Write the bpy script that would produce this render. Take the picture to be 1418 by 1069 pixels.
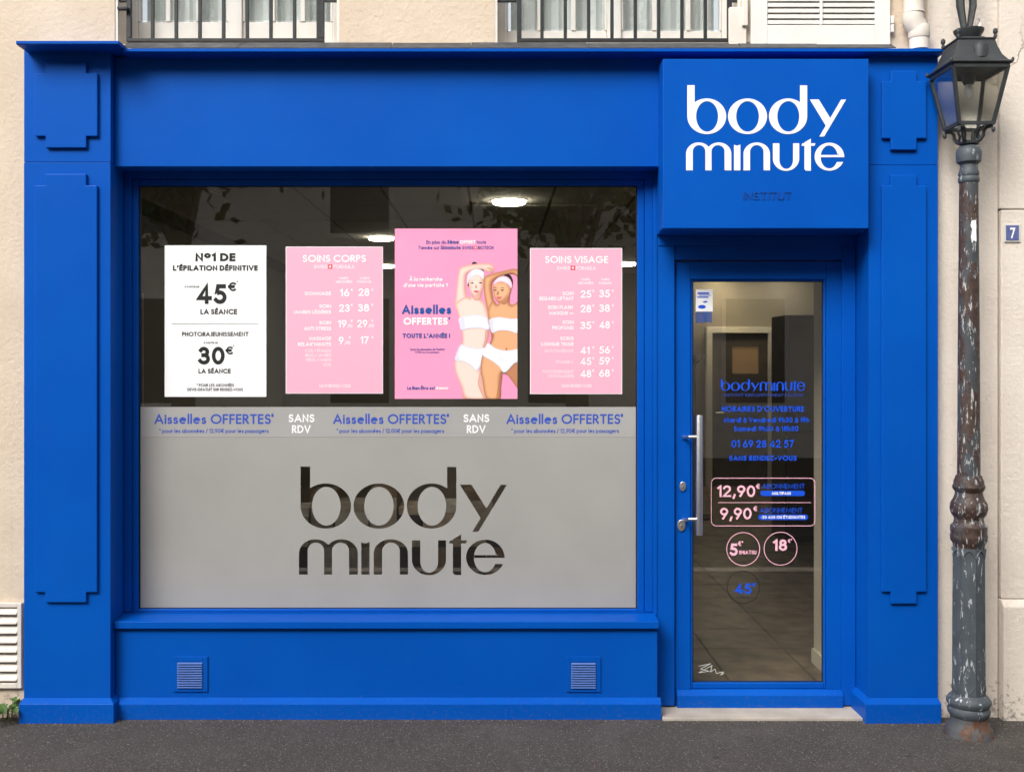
import bpy, bmesh, math, random
from mathutils import Vector, Matrix
from mathutils.geometry import delaunay_2d_cdt
R = math.radians
random.seed(7)
S = bpy.context.scene
for o in list(bpy.data.objects): bpy.data.objects.remove(o)

# ------------------------------------------------------------------ camera / sky / sun / exposure
F, D, EYE, VX, VY = 1500.0, 5.172, 1.72, 686.0, 500.0     # focal length in photo pixels, distance, eye height, vanishing point
W0, H0 = 1418.0, 1069.0
cam = bpy.data.cameras.new('camera'); camo = bpy.data.objects.new('camera', cam); S.collection.objects.link(camo)
camo.location = (0, -D, EYE); camo.rotation_euler = (R(90), 0, 0)
cam.sensor_width = 36; cam.lens = 36 * F / W0
cam.shift_x = (W0/2 - VX) / W0; cam.shift_y = -(H0/2 - VY) / W0
cam.clip_start = .05; cam.clip_end = 2000
S.camera = camo
SUN_EL, SUN_AZ = 41, 212        # azimuth: direction the light comes from, clockwise from +Y
wd = bpy.data.worlds.new('World'); S.world = wd; wd.use_nodes = True
nt = wd.node_tree; nt.nodes.clear()
sky = nt.nodes.new('ShaderNodeTexSky'); sky.sky_type = 'NISHITA'; sky.sun_disc = False
sky.sun_elevation = R(SUN_EL); sky.sun_rotation = R(SUN_AZ); sky.dust_density = 4; sky.air_density = 1.0; sky.ozone_density = 1
hs = nt.nodes.new('ShaderNodeHueSaturation'); hs.inputs['Saturation'].default_value = .22
bg = nt.nodes.new('ShaderNodeBackground'); bg.inputs[1].default_value = .15
ow = nt.nodes.new('ShaderNodeOutputWorld')
nt.links.new(sky.outputs[0], hs.inputs['Color']); nt.links.new(hs.outputs[0], bg.inputs[0]); nt.links.new(bg.outputs[0], ow.inputs[0])
sl = bpy.data.lights.new('sun', 'SUN'); sl.energy = 1.5; sl.angle = R(28); sl.color = (1, .965, .91)
so = bpy.data.objects.new('sun', sl); S.collection.objects.link(so)
az = R(SUN_AZ); el = R(SUN_EL)
sdir = Vector((math.sin(az)*math.cos(el), math.cos(az)*math.cos(el), math.sin(el)))
so.rotation_euler = (-sdir).to_track_quat('-Z', 'Y').to_euler(); so.location = sdir * 20
S.view_settings.view_transform = 'Standard'; S.view_settings.look = 'None'; S.view_settings.gamma = 1
S.view_settings.exposure = .85
S.render.engine = 'CYCLES'
S.cycles.max_bounces = 10; S.cycles.transparent_max_bounces = 16; S.cycles.diffuse_bounces = 5

# ------------------------------------------------------------------ helpers
def PX(px, Y=0): return (px - VX) * (D + Y) / F
def PZ(py, Y=0): return EYE - (py - VY) * (D + Y) / F
def lin(r, g, b):
    f = lambda c: c/12.92 if c <= .04045 else ((c+.055)/1.055)**2.4
    return (f(r/255), f(g/255), f(b/255), 1)
class MB:
    def __init__(s): s.v = []; s.f = []
    def add(s, vs, fs):
        k = len(s.v); s.v += [tuple(v) for v in vs]; s.f += [[i+k for i in f] for f in fs]; return s
    def box(s, x0, x1, y0, y1, z0, z1):
        if x0 > x1: x0, x1 = x1, x0
        if z0 > z1: z0, z1 = z1, z0
        return s.add([(x0,y0,z0),(x1,y0,z0),(x1,y1,z0),(x0,y1,z0),(x0,y0,z1),(x1,y0,z1),(x1,y1,z1),(x0,y1,z1)],
                     [(0,3,2,1),(4,5,6,7),(0,1,5,4),(1,2,6,5),(2,3,7,6),(3,0,4,7)])
    def pbox(s, xa, xb, ya, yb, Y0, Y1, ref=None):      # pixel rectangle seen on plane ref (default: front Y0), from Y0 back to Y1
        r = Y0 if ref is None else ref
        return s.box(PX(xa, r), PX(xb, r), Y0, Y1, PZ(yb, r), PZ(ya, r))
    def prism_xz(s, pts, y0, y1):                        # outline in x,z (counter-clockwise seen from the front)
        n = len(pts); k = len(s.v)
        s.v += [(p[0], y0, p[1]) for p in pts] + [(p[0], y1, p[1]) for p in pts]
        s.f += [[k+i for i in range(n)], [k+n+i for i in reversed(range(n))]]
        for i in range(n): j = (i+1) % n; s.f.append([k+j, k+i, k+n+i, k+n+j])
        return s
    def prof_x(s, pts, x0, x1, m0=0, m1=0):              # profile in y,z swept along x, with mitred ends (m = dx per dy)
        n = len(pts); k = len(s.v)
        s.v += [(x0 + m0*p[0], p[0], p[1]) for p in pts] + [(x1 + m1*p[0], p[0], p[1]) for p in pts]
        s.f += [[k+i for i in range(n)], [k+n+i for i in reversed(range(n))]]
        for i in range(n): j = (i+1) % n; s.f.append([k+i, k+n+i, k+n+j, k+j])
        return s
    def lathe(s, prof, c=(0,0), n=24, mod=None):         # prof: (r, z)
        k = len(s.v); m = len(prof)
        for r, z in prof:
            for i in range(n):
                a = 2*math.pi*i/n; q = r*(mod(i, z) if mod else 1)
                s.v.append((c[0]+q*math.cos(a), c[1]+q*math.sin(a), z))
        for j in range(m-1):
            for i in range(n):
                i2 = (i+1) % n
                s.f.append([k+j*n+i, k+j*n+i2, k+(j+1)*n+i2, k+(j+1)*n+i])
        s.f.append([k+i for i in reversed(range(n))]); s.f.append([k+(m-1)*n+i for i in range(n)])
        return s
    def tube(s, pts, rad, n=8):
        pts = [Vector(p) for p in pts]; k = len(s.v); m = len(pts)
        rr = rad if isinstance(rad, (list, tuple)) else [rad]*m
        u = None
        for j in range(m):
            t = (pts[min(j+1, m-1)] - pts[max(j-1, 0)]).normalized()
            if u is None: u = t.orthogonal().normalized()
            else: u = (u - t*u.dot(t)).normalized()
            w = t.cross(u)
            for i in range(n):
                a = 2*math.pi*i/n; s.v.append(tuple(pts[j] + rr[j]*(math.cos(a)*u + math.sin(a)*w)))
        for j in range(m-1):
            for i in range(n):
                i2 = (i+1) % n; s.f.append([k+j*n+i, k+j*n+i2, k+(j+1)*n+i2, k+(j+1)*n+i])
        s.f.append([k+i for i in reversed(range(n))]); s.f.append([k+(m-1)*n+i for i in range(n)])
        return s
    def build(s, name, mat, parent=None, bevel=0, smooth=False, segs=2):
        me = bpy.data.meshes.new(name); me.from_pydata(s.v, [], s.f)
        bm = bmesh.new(); bm.from_mesh(me); bmesh.ops.recalc_face_normals(bm, faces=bm.faces); bm.to_mesh(me); bm.free()
        me.materials.append(mat)
        return finish(name, me, parent, bevel, smooth, segs)
def finish(name, me, parent=None, bevel=0, smooth=False, segs=2):
    o = bpy.data.objects.new(name, me); S.collection.objects.link(o); adopt(o, parent)
    if smooth:
        me.shade_smooth()
        try: me.set_sharp_from_angle(angle=R(40))
        except Exception: pass
    if bevel:
        m = o.modifiers.new('bevel', 'BEVEL'); m.width = bevel; m.segments = segs; m.limit_method = 'ANGLE'; m.angle_limit = R(40)
        m.harden_normals = False
    return o
WORLD = {}
def adopt(o, parent):
    if parent is None: return
    o.parent = parent
    if parent.name in WORLD: o.matrix_parent_inverse = Matrix.Translation(-WORLD[parent.name])
def tag(o, label=None, cat=None, group=None, kind=None):
    if label: o['label'] = label
    if cat: o['category'] = cat
    if group: o['group'] = group
    if kind: o['kind'] = kind
    return o
def thing(name, loc, label, cat, group=None):
    o = bpy.data.objects.new(name, None); S.collection.objects.link(o); o.location = loc; o.empty_display_size = .1
    WORLD[o.name] = Vector(loc)
    return tag(o, label, cat, group)

# ------------------------------------------------------------------ materials
def new_mat(name):
    m = bpy.data.materials.new(name); m.use_nodes = True
    return m, m.node_tree.nodes, m.node_tree.links, m.node_tree.nodes['Principled BSDF']
def N(nodes, t, **kw):
    n = nodes.new(t)
    for k, v in kw.items():
        if k.startswith('i_'): n.inputs[k[2:].replace('_', ' ')].default_value = v
        else: setattr(n, k, v)
    return n
def mixc(nodes, links, fac, a, b):
    m = nodes.new('ShaderNodeMix'); m.data_type = 'RGBA'
    for s_, v in ((0, fac), (6, a), (7, b)):
        if hasattr(v, 'links'): links.new(v, m.inputs[s_])
        else: m.inputs[s_].default_value = v
    return m.outputs[2]
def ramp(nodes, links, src, lo, hi):
    r = nodes.new('ShaderNodeMapRange'); r.inputs[1].default_value = lo; r.inputs[2].default_value = hi; r.clamp = True
    links.new(src, r.inputs[0]); return r.outputs[0]
def noise(nodes, links, co, scale, detail=4, rough=.55, sc=None):
    n = N(nodes, 'ShaderNodeTexNoise'); n.inputs['Scale'].default_value = scale; n.inputs['Detail'].default_value = detail; n.inputs['Roughness'].default_value = rough
    if sc:
        mp = N(nodes, 'ShaderNodeMapping'); mp.inputs['Scale'].default_value = sc; links.new(co, mp.inputs[0]); co = mp.outputs[0]
    links.new(co, n.inputs['Vector']); return n.outputs[0]
def geo(nodes): return nodes.new('ShaderNodeNewGeometry').outputs['Position']
def plain(name, col, rough=.6, metal=0, spec=.4, var=0.0, vscale=6, bump=0, bscale=80):
    m, n, l, b = new_mat(name)
    b.inputs['Base Color'].default_value = col; b.inputs['Roughness'].default_value = rough; b.inputs['Metallic'].default_value = metal
    b.inputs['Specular IOR Level'].default_value = spec
    if var:
        co = geo(n); f = ramp(n, l, noise(n, l, co, vscale, 5), .3, .7)
        a = tuple(c*(1-var) for c in col[:3])+(1,); c2 = tuple(min(1, c*(1+var)) for c in col[:3])+(1,)
        l.new(mixc(n, l, f, a, c2), b.inputs['Base Color'])
    if bump:
        bp = N(n, 'ShaderNodeBump'); bp.inputs['Strength'].default_value = bump; bp.inputs['Distance'].default_value = .002
        l.new(noise(n, l, geo(n), bscale, 4), bp.inputs['Height']); l.new(bp.outputs[0], b.inputs['Normal'])
    return m
def blue_paint():
    m, n, l, b = new_mat('blue paint'); co = geo(n)
    f = ramp(n, l, noise(n, l, co, 1.3, 4), .3, .7)
    c = mixc(n, l, f, (.0006, .070, .385, 1), (.0010, .084, .43, 1))
    st = ramp(n, l, noise(n, l, co, 5, 6, .65, (6, 6, .5)), .52, .85)       # faint rain streaks
    st2 = N(n, 'ShaderNodeMath', operation='MULTIPLY'); l.new(st, st2.inputs[0]); st2.inputs[1].default_value = .16
    c = mixc(n, l, st2.outputs[0], c, (.012, .085, .36, 1))
    ch = ramp(n, l, noise(n, l, co, 140, 3), .765, .775)                    # tiny chips
    ch2 = N(n, 'ShaderNodeMath', operation='MULTIPLY'); l.new(ch, ch2.inputs[0]); ch2.inputs[1].default_value = .35
    c = mixc(n, l, ch2.outputs[0], c, (.25, .35, .6, 1))
    sx = N(n, 'ShaderNodeSeparateXYZ'); l.new(co, sx.inputs[0]); hz = ramp(n, l, sx.outputs['Z'], .30, .0)      # dried mud splashes low down
    ad = N(n, 'ShaderNodeMath', operation='MULTIPLY_ADD'); l.new(hz, ad.inputs[0]); ad.inputs[1].default_value = .2; l.new(noise(n, l, co, 70, 6, .75), ad.inputs[2])
    mu = ramp(n, l, ad.outputs[0], .72, .84); m3 = N(n, 'ShaderNodeMath', operation='MULTIPLY'); l.new(mu, m3.inputs[0]); m3.inputs[1].default_value = .28
    c = mixc(n, l, m3.outputs[0], c, (.16, .15, .15, 1))
    l.new(c, b.inputs['Base Color'])
    rr = N(n, 'ShaderNodeMapRange'); l.new(noise(n, l, co, 9, 5), rr.inputs[0]); rr.inputs[3].default_value = .32; rr.inputs[4].default_value = .5
    l.new(rr.outputs[0], b.inputs['Roughness']); b.inputs['Specular IOR Level'].default_value = .09
    bp = N(n, 'ShaderNodeBump'); bp.inputs['Strength'].default_value = .12; bp.inputs['Distance'].default_value = .002
    l.new(noise(n, l, co, 60, 4), bp.inputs['Height']); l.new(bp.outputs[0], b.inputs['Normal'])
    return m
def plaster(name, c1, c2, dirt=True):
    m, n, l, b = new_mat(name); co = geo(n)
    c = mixc(n, l, ramp(n, l, noise(n, l, co, 2.2, 5), .3, .7), c1, c2)
    c = mixc(n, l, ramp(n, l, noise(n, l, co, 60, 4), .66, .8), c, tuple(x*.72 for x in c1[:3])+(1,))
    # rain streaks and smudges
    s1 = ramp(n, l, noise(n, l, co, 4, 6, .7, (5, 5, .35)), .58, .82)
    k = N(n, 'ShaderNodeMath', operation='MULTIPLY'); l.new(s1, k.inputs[0]); k.inputs[1].default_value = .3
    c = mixc(n, l, k.outputs[0], c, (.30, .25, .20, 1))
    # hairline cracks
    v = N(n, 'ShaderNodeTexVoronoi', feature='DISTANCE_TO_EDGE'); v.inputs['Scale'].default_value = 1.1
    dn = N(n, 'ShaderNodeVectorMath', operation='ADD'); nn = N(n, 'ShaderNodeTexNoise'); nn.inputs['Scale'].default_value = 5; nn.inputs['Detail'].default_value = 6
    sc = N(n, 'ShaderNodeVectorMath', operation='SCALE'); sc.inputs['Scale'].default_value = .35
    l.new(co, nn.inputs['Vector']); l.new(nn.outputs['Color'], sc.inputs[0]); l.new(co, dn.inputs[0]); l.new(sc.outputs[0], dn.inputs[1]); l.new(dn.outputs[0], v.inputs['Vector'])
    ck = ramp(n, l, v.outputs['Distance'], .006, .0); gate = ramp(n, l, noise(n, l, co, 1.7, 3), .60, .68)
    mm = N(n, 'ShaderNodeMath', operation='MULTIPLY'); l.new(ck, mm.inputs[0]); l.new(gate, mm.inputs[1])
    c = mixc(n, l, mm.outputs[0], c, (.16, .13, .11, 1))
    if dirt:   # mud splashes along the foot of the wall
        sx = N(n, 'ShaderNodeSeparateXYZ'); l.new(co, sx.inputs[0])
        hz = ramp(n, l, sx.outputs['Z'], .42, .0)
        ad = N(n, 'ShaderNodeMath', operation='MULTIPLY_ADD'); l.new(hz, ad.inputs[0]); ad.inputs[1].default_value = .26; l.new(noise(n, l, co, 38, 6, .7), ad.inputs[2])
        sp0 = ramp(n, l, ad.outputs[0], .72, .86); spm = N(n, 'ShaderNodeMath', operation='MULTIPLY'); l.new(sp0, spm.inputs[0]); spm.inputs[1].default_value = .65; sp = spm.outputs[0]
        c = mixc(n, l, sp, c, (.085, .068, .05, 1))
    l.new(c, b.inputs['Base Color']); b.inputs['Roughness'].default_value = .9; b.inputs['Specular IOR Level'].default_value = .15
    bp = N(n, 'ShaderNodeBump'); bp.inputs['Strength'].default_value = .75; bp.inputs['Distance'].default_value = .007
    l.new(noise(n, l, co, 45, 6, .65), bp.inputs['Height']); l.new(bp.outputs[0], b.inputs['Normal'])
    return m
def asphalt(name, base):
    m, n, l, b = new_mat(name); co = geo(n)
    c = mixc(n, l, ramp(n, l, noise(n, l, co, 1.6, 5), .3, .7), tuple(x*.85 for x in base)+(1,), tuple(x*1.15 for x in base)+(1,))
    v = N(n, 'ShaderNodeTexVoronoi'); v.inputs['Scale'].default_value = 230; l.new(co, v.inputs['Vector'])
    sv = N(n, 'ShaderNodeSeparateColor'); l.new(v.outputs['Color'], sv.inputs[0])
    grey = ramp(n, l, sv.outputs[0], .35, 1.0)
    c = mixc(n, l, grey, c, tuple(x*1.9 for x in base)+(1,))
    chip = ramp(n, l, sv.outputs[1], .965, .975); c = mixc(n, l, chip, c, (.27, .25, .225, 1))       # pale chippings
    red = ramp(n, l, sv.outputs[2], .985, .99); c = mixc(n, l, red, c, (.20, .09, .06, 1))
    v2 = N(n, 'ShaderNodeTexVoronoi'); v2.inputs['Scale'].default_value = 75; l.new(co, v2.inputs['Vector'])
    near = ramp(n, l, v2.outputs['Distance'], .2, .15); s2 = N(n, 'ShaderNodeSeparateColor'); l.new(v2.outputs['Color'], s2.inputs[0])
    pick = ramp(n, l, s2.outputs[0], .93, .94)
    mm = N(n, 'ShaderNodeMath', operation='MULTIPLY'); l.new(near, mm.inputs[0]); l.new(pick, mm.inputs[1])
    c = mixc(n, l, mm.outputs[0], c, (.33, .31, .28, 1))
    dk = ramp(n, l, noise(n, l, co, 5, 6, .7), .60, .72); kd = N(n, 'ShaderNodeMath', operation='MULTIPLY'); l.new(dk, kd.inputs[0]); kd.inputs[1].default_value = .35
    c = mixc(n, l, kd.outputs[0], c, tuple(x*.45 for x in base)+(1,))
    bl = ramp(n, l, noise(n, l, co, 2.6, 5, .6), .52, .66); kb = N(n, 'ShaderNodeMath', operation='MULTIPLY'); l.new(bl, kb.inputs[0]); kb.inputs[1].default_value = .3
    c = mixc(n, l, kb.outputs[0], c, tuple(x*2.2 for x in base)+(1,))
    v3 = N(n, 'ShaderNodeTexVoronoi'); v3.inputs['Scale'].default_value = 4.5; l.new(co, v3.inputs['Vector'])         # trodden chewing gum
    g1 = ramp(n, l, v3.outputs['Distance'], .085, .06); s3 = N(n, 'ShaderNodeSeparateColor'); l.new(v3.outputs['Color'], s3.inputs[0]); g2 = ramp(n, l, s3.outputs[1], .62, .63)
    gm = N(n, 'ShaderNodeMath', operation='MULTIPLY'); l.new(g1, gm.inputs[0]); l.new(g2, gm.inputs[1]); gk = N(n, 'ShaderNodeMath', operation='MULTIPLY'); l.new(gm.outputs[0], gk.inputs[0]); gk.inputs[1].default_value = .55
    c = mixc(n, l, gk.outputs[0], c, tuple(x*.5 for x in base)+(1,))
    l.new(c, b.inputs['Base Color']); b.inputs['Roughness'].default_value = .85; b.inputs['Specular IOR Level'].default_value = .25
    bp = N(n, 'ShaderNodeBump'); bp.inputs['Strength'].default_value = .9; bp.inputs['Distance'].default_value = .006
    l.new(v.outputs['Distance'], bp.inputs['Height']); l.new(bp.outputs[0], b.inputs['Normal'])
    return m
def glass(name, tint=(.97, .965, .95), gain=1.0, rough=0.0):
    m, n, l, b = new_mat(name); n.remove(b)
    fr = N(n, 'ShaderNodeFresnel')     # thin pane: same reflectance on both faces (rays are not bent inside)
    gm = N(n, 'ShaderNodeNewGeometry'); io = N(n, 'ShaderNodeMapRange'); io.inputs[3].default_value = 1.5; io.inputs[4].default_value = 1/1.5
    l.new(gm.outputs['Backfacing'], io.inputs[0]); l.new(io.outputs[0], fr.inputs[0])
    g = N(n, 'ShaderNodeBsdfGlossy'); g.inputs['Roughness'].default_value = rough
    t = N(n, 'ShaderNodeBsdfTransparent'); t.inputs[0].default_value = tint+(1,)
    mu = N(n, 'ShaderNodeMath', operation='MULTIPLY'); l.new(fr.outputs[0], mu.inputs[0]); mu.inputs[1].default_value = gain
    mx = N(n, 'ShaderNodeMixShader'); l.new(mu.outputs[0], mx.inputs[0]); l.new(t.outputs[0], mx.inputs[1]); l.new(g.outputs[0], mx.inputs[2])
    l.new(mx.outputs[0], n['Material Output'].inputs[0]); return m
def frosted(name, col, transl=.35, clear=.06):
    m, n, l, b = new_mat(name); n.remove(b); co = geo(n)
    c = mixc(n, l, ramp(n, l, noise(n, l, co, 1.8, 4), .3, .7), tuple(x*.93 for x in col)+(1,), tuple(min(1, x*1.05) for x in col)+(1,))
    d = N(n, 'ShaderNodeBsdfDiffuse'); t = N(n, 'ShaderNodeBsdfTranslucent'); p = N(n, 'ShaderNodeBsdfTransparent')
    l.new(c, d.inputs[0]); l.new(c, t.inputs[0])
    a = N(n, 'ShaderNodeMixShader'); a.inputs[0].default_value = transl; l.new(d.outputs[0], a.inputs[1]); l.new(t.outputs[0], a.inputs[2])
    e = N(n, 'ShaderNodeMixShader'); e.inputs[0].default_value = clear; l.new(a.outputs[0], e.inputs[1]); l.new(p.outputs[0], e.inputs[2])
    l.new(e.outputs[0], n['Material Output'].inputs[0]); return m
def emit(name, col, st):
    m, n, l, b = new_mat(name); b.inputs['Base Color'].default_value = col; b.inputs['Emission Color'].default_value = col; b.inputs['Emission Strength'].default_value = st
    return m
def peeling(name, paint, under, flake, u_lo, u_hi, f_lo):
    m, n, l, b = new_mat(name); co = geo(n)
    c = mixc(n, l, ramp(n, l, noise(n, l, co, 14, 5), .3, .7), tuple(x*.8 for x in paint)+(1,), tuple(x*1.2 for x in paint)+(1,))
    ru = ramp(n, l, noise(n, l, co, 11, 7, .7, (1.4, 1.4, .5)), u_lo, u_hi)
    c = mixc(n, l, ru, c, mixc(n, l, ramp(n, l, noise(n, l, co, 50, 4), .35, .65), tuple(x*.55 for x in under)+(1,), under+(1,)))
    wf = ramp(n, l, noise(n, l, co, 42, 7, .74, (1.5, 1.5, .33)), f_lo+.02, f_lo+.04)
    c = mixc(n, l, wf, c, flake+(1,))
    l.new(c, b.inputs['Base Color']); b.inputs['Roughness'].default_value = .55; b.inputs['Specular IOR Level'].default_value = .4
    bp = N(n, 'ShaderNodeBump'); bp.inputs['Strength'].default_value = .5; bp.inputs['Distance'].default_value = .003
    ad = N(n, 'ShaderNodeMath', operation='ADD'); l.new(ru, ad.inputs[0]); l.new(noise(n, l, co, 60, 5), ad.inputs[1])
    l.new(ad.outputs[0], bp.inputs['Height']); l.new(bp.outputs[0], b.inputs['Normal'])
    return m
M = {}
M['blue'] = blue_paint()
M['wall'] = plaster('cream plaster', (.58, .475, .365, 1), (.66, .555, .44, 1))
M['wall2'] = plaster('pale pink plaster', (.66, .58, .50, 1), (.74, .665, .585, 1))
M['asphalt'] = asphalt('pavement asphalt', (.060, .054, .049))
M['road'] = asphalt('road asphalt', (.04, .04, .042))
M['stone'] = plain('limestone', (.40, .355, .30, 1), .8, var=.16, vscale=7, bump=.4)
M['white'] = plain('white paint', (.72, .70, .66, 1), .5, var=.06, vscale=5, bump=.1)
M['cream'] = plain('cream white paint', (.70, .64, .57, 1), .55, var=.08, vscale=5, bump=.15)
M['iron'] = plain('dark iron paint', (.017, .019, .021, 1), .5, var=.25, vscale=30, bump=.3)
M['lead'] = plain('lead flashing', (.05, .052, .056, 1), .6, var=.4, vscale=18, bump=.4)
M['glass'] = glass('window glass', gain=3.0); M['doorglass'] = glass('door glass', (.96, .95, .92), 3.0)
M['upglass'] = glass('upper window glass', (.95, .965, .96), 2.4)
M['frost'] = frosted('frosted film', (.405, .395, .375), .16, .03)
M['frost2'] = frosted('frosted banner film', (.43, .422, .41), .15, .03)
M['steel'] = plain('brushed steel', (.78, .77, .75, 1), .36, 1, var=.05, vscale=40)
M['dark'] = plain('dark gap', (.012, .012, .013, 1), .8)
M['signwhite'] = plain('sign white', (.82, .83, .85, 1), .4)
M['paper'] = plain('white poster print', (.86, .86, .86, 1), .55)
M['pink'] = plain('pink poster print', lin(247, 170, 192), .5)
M['pink2'] = plain('rose poster print', lin(243, 152, 188), .45, var=.05, vscale=2)
M['ink'] = plain('black ink', (.012, .012, .012, 1), .5)
M['inkw'] = plain('white ink', (.88, .88, .88, 1), .5)
M['inkg'] = plain('grey ink', (.42, .42, .42, 1), .5)
M['navy'] = plain('navy ink', lin(22, 78, 152), .5)
M['film_blue'] = plain('blue vinyl on film', lin(48, 78, 176), .5)
M['vinyl_blue'] = plain('blue vinyl', lin(14, 78, 205), .5)
M['vinyl_pink'] = plain('pink vinyl', lin(250, 188, 205), .5)
M['vinyl_dark'] = plain('dark vinyl', (.014, .015, .017, 1), .5)
M['slatblue'] = plain('paler blue slat', (.10, .19, .50, 1), .45)  # grille slats in one even blue, paler than their frame
M['red'] = plain('red ink', lin(222, 30, 38), .5)
M['institut'] = plain('sign lettering worn blue', (.006, .05, .26, 1), .45)

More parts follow.
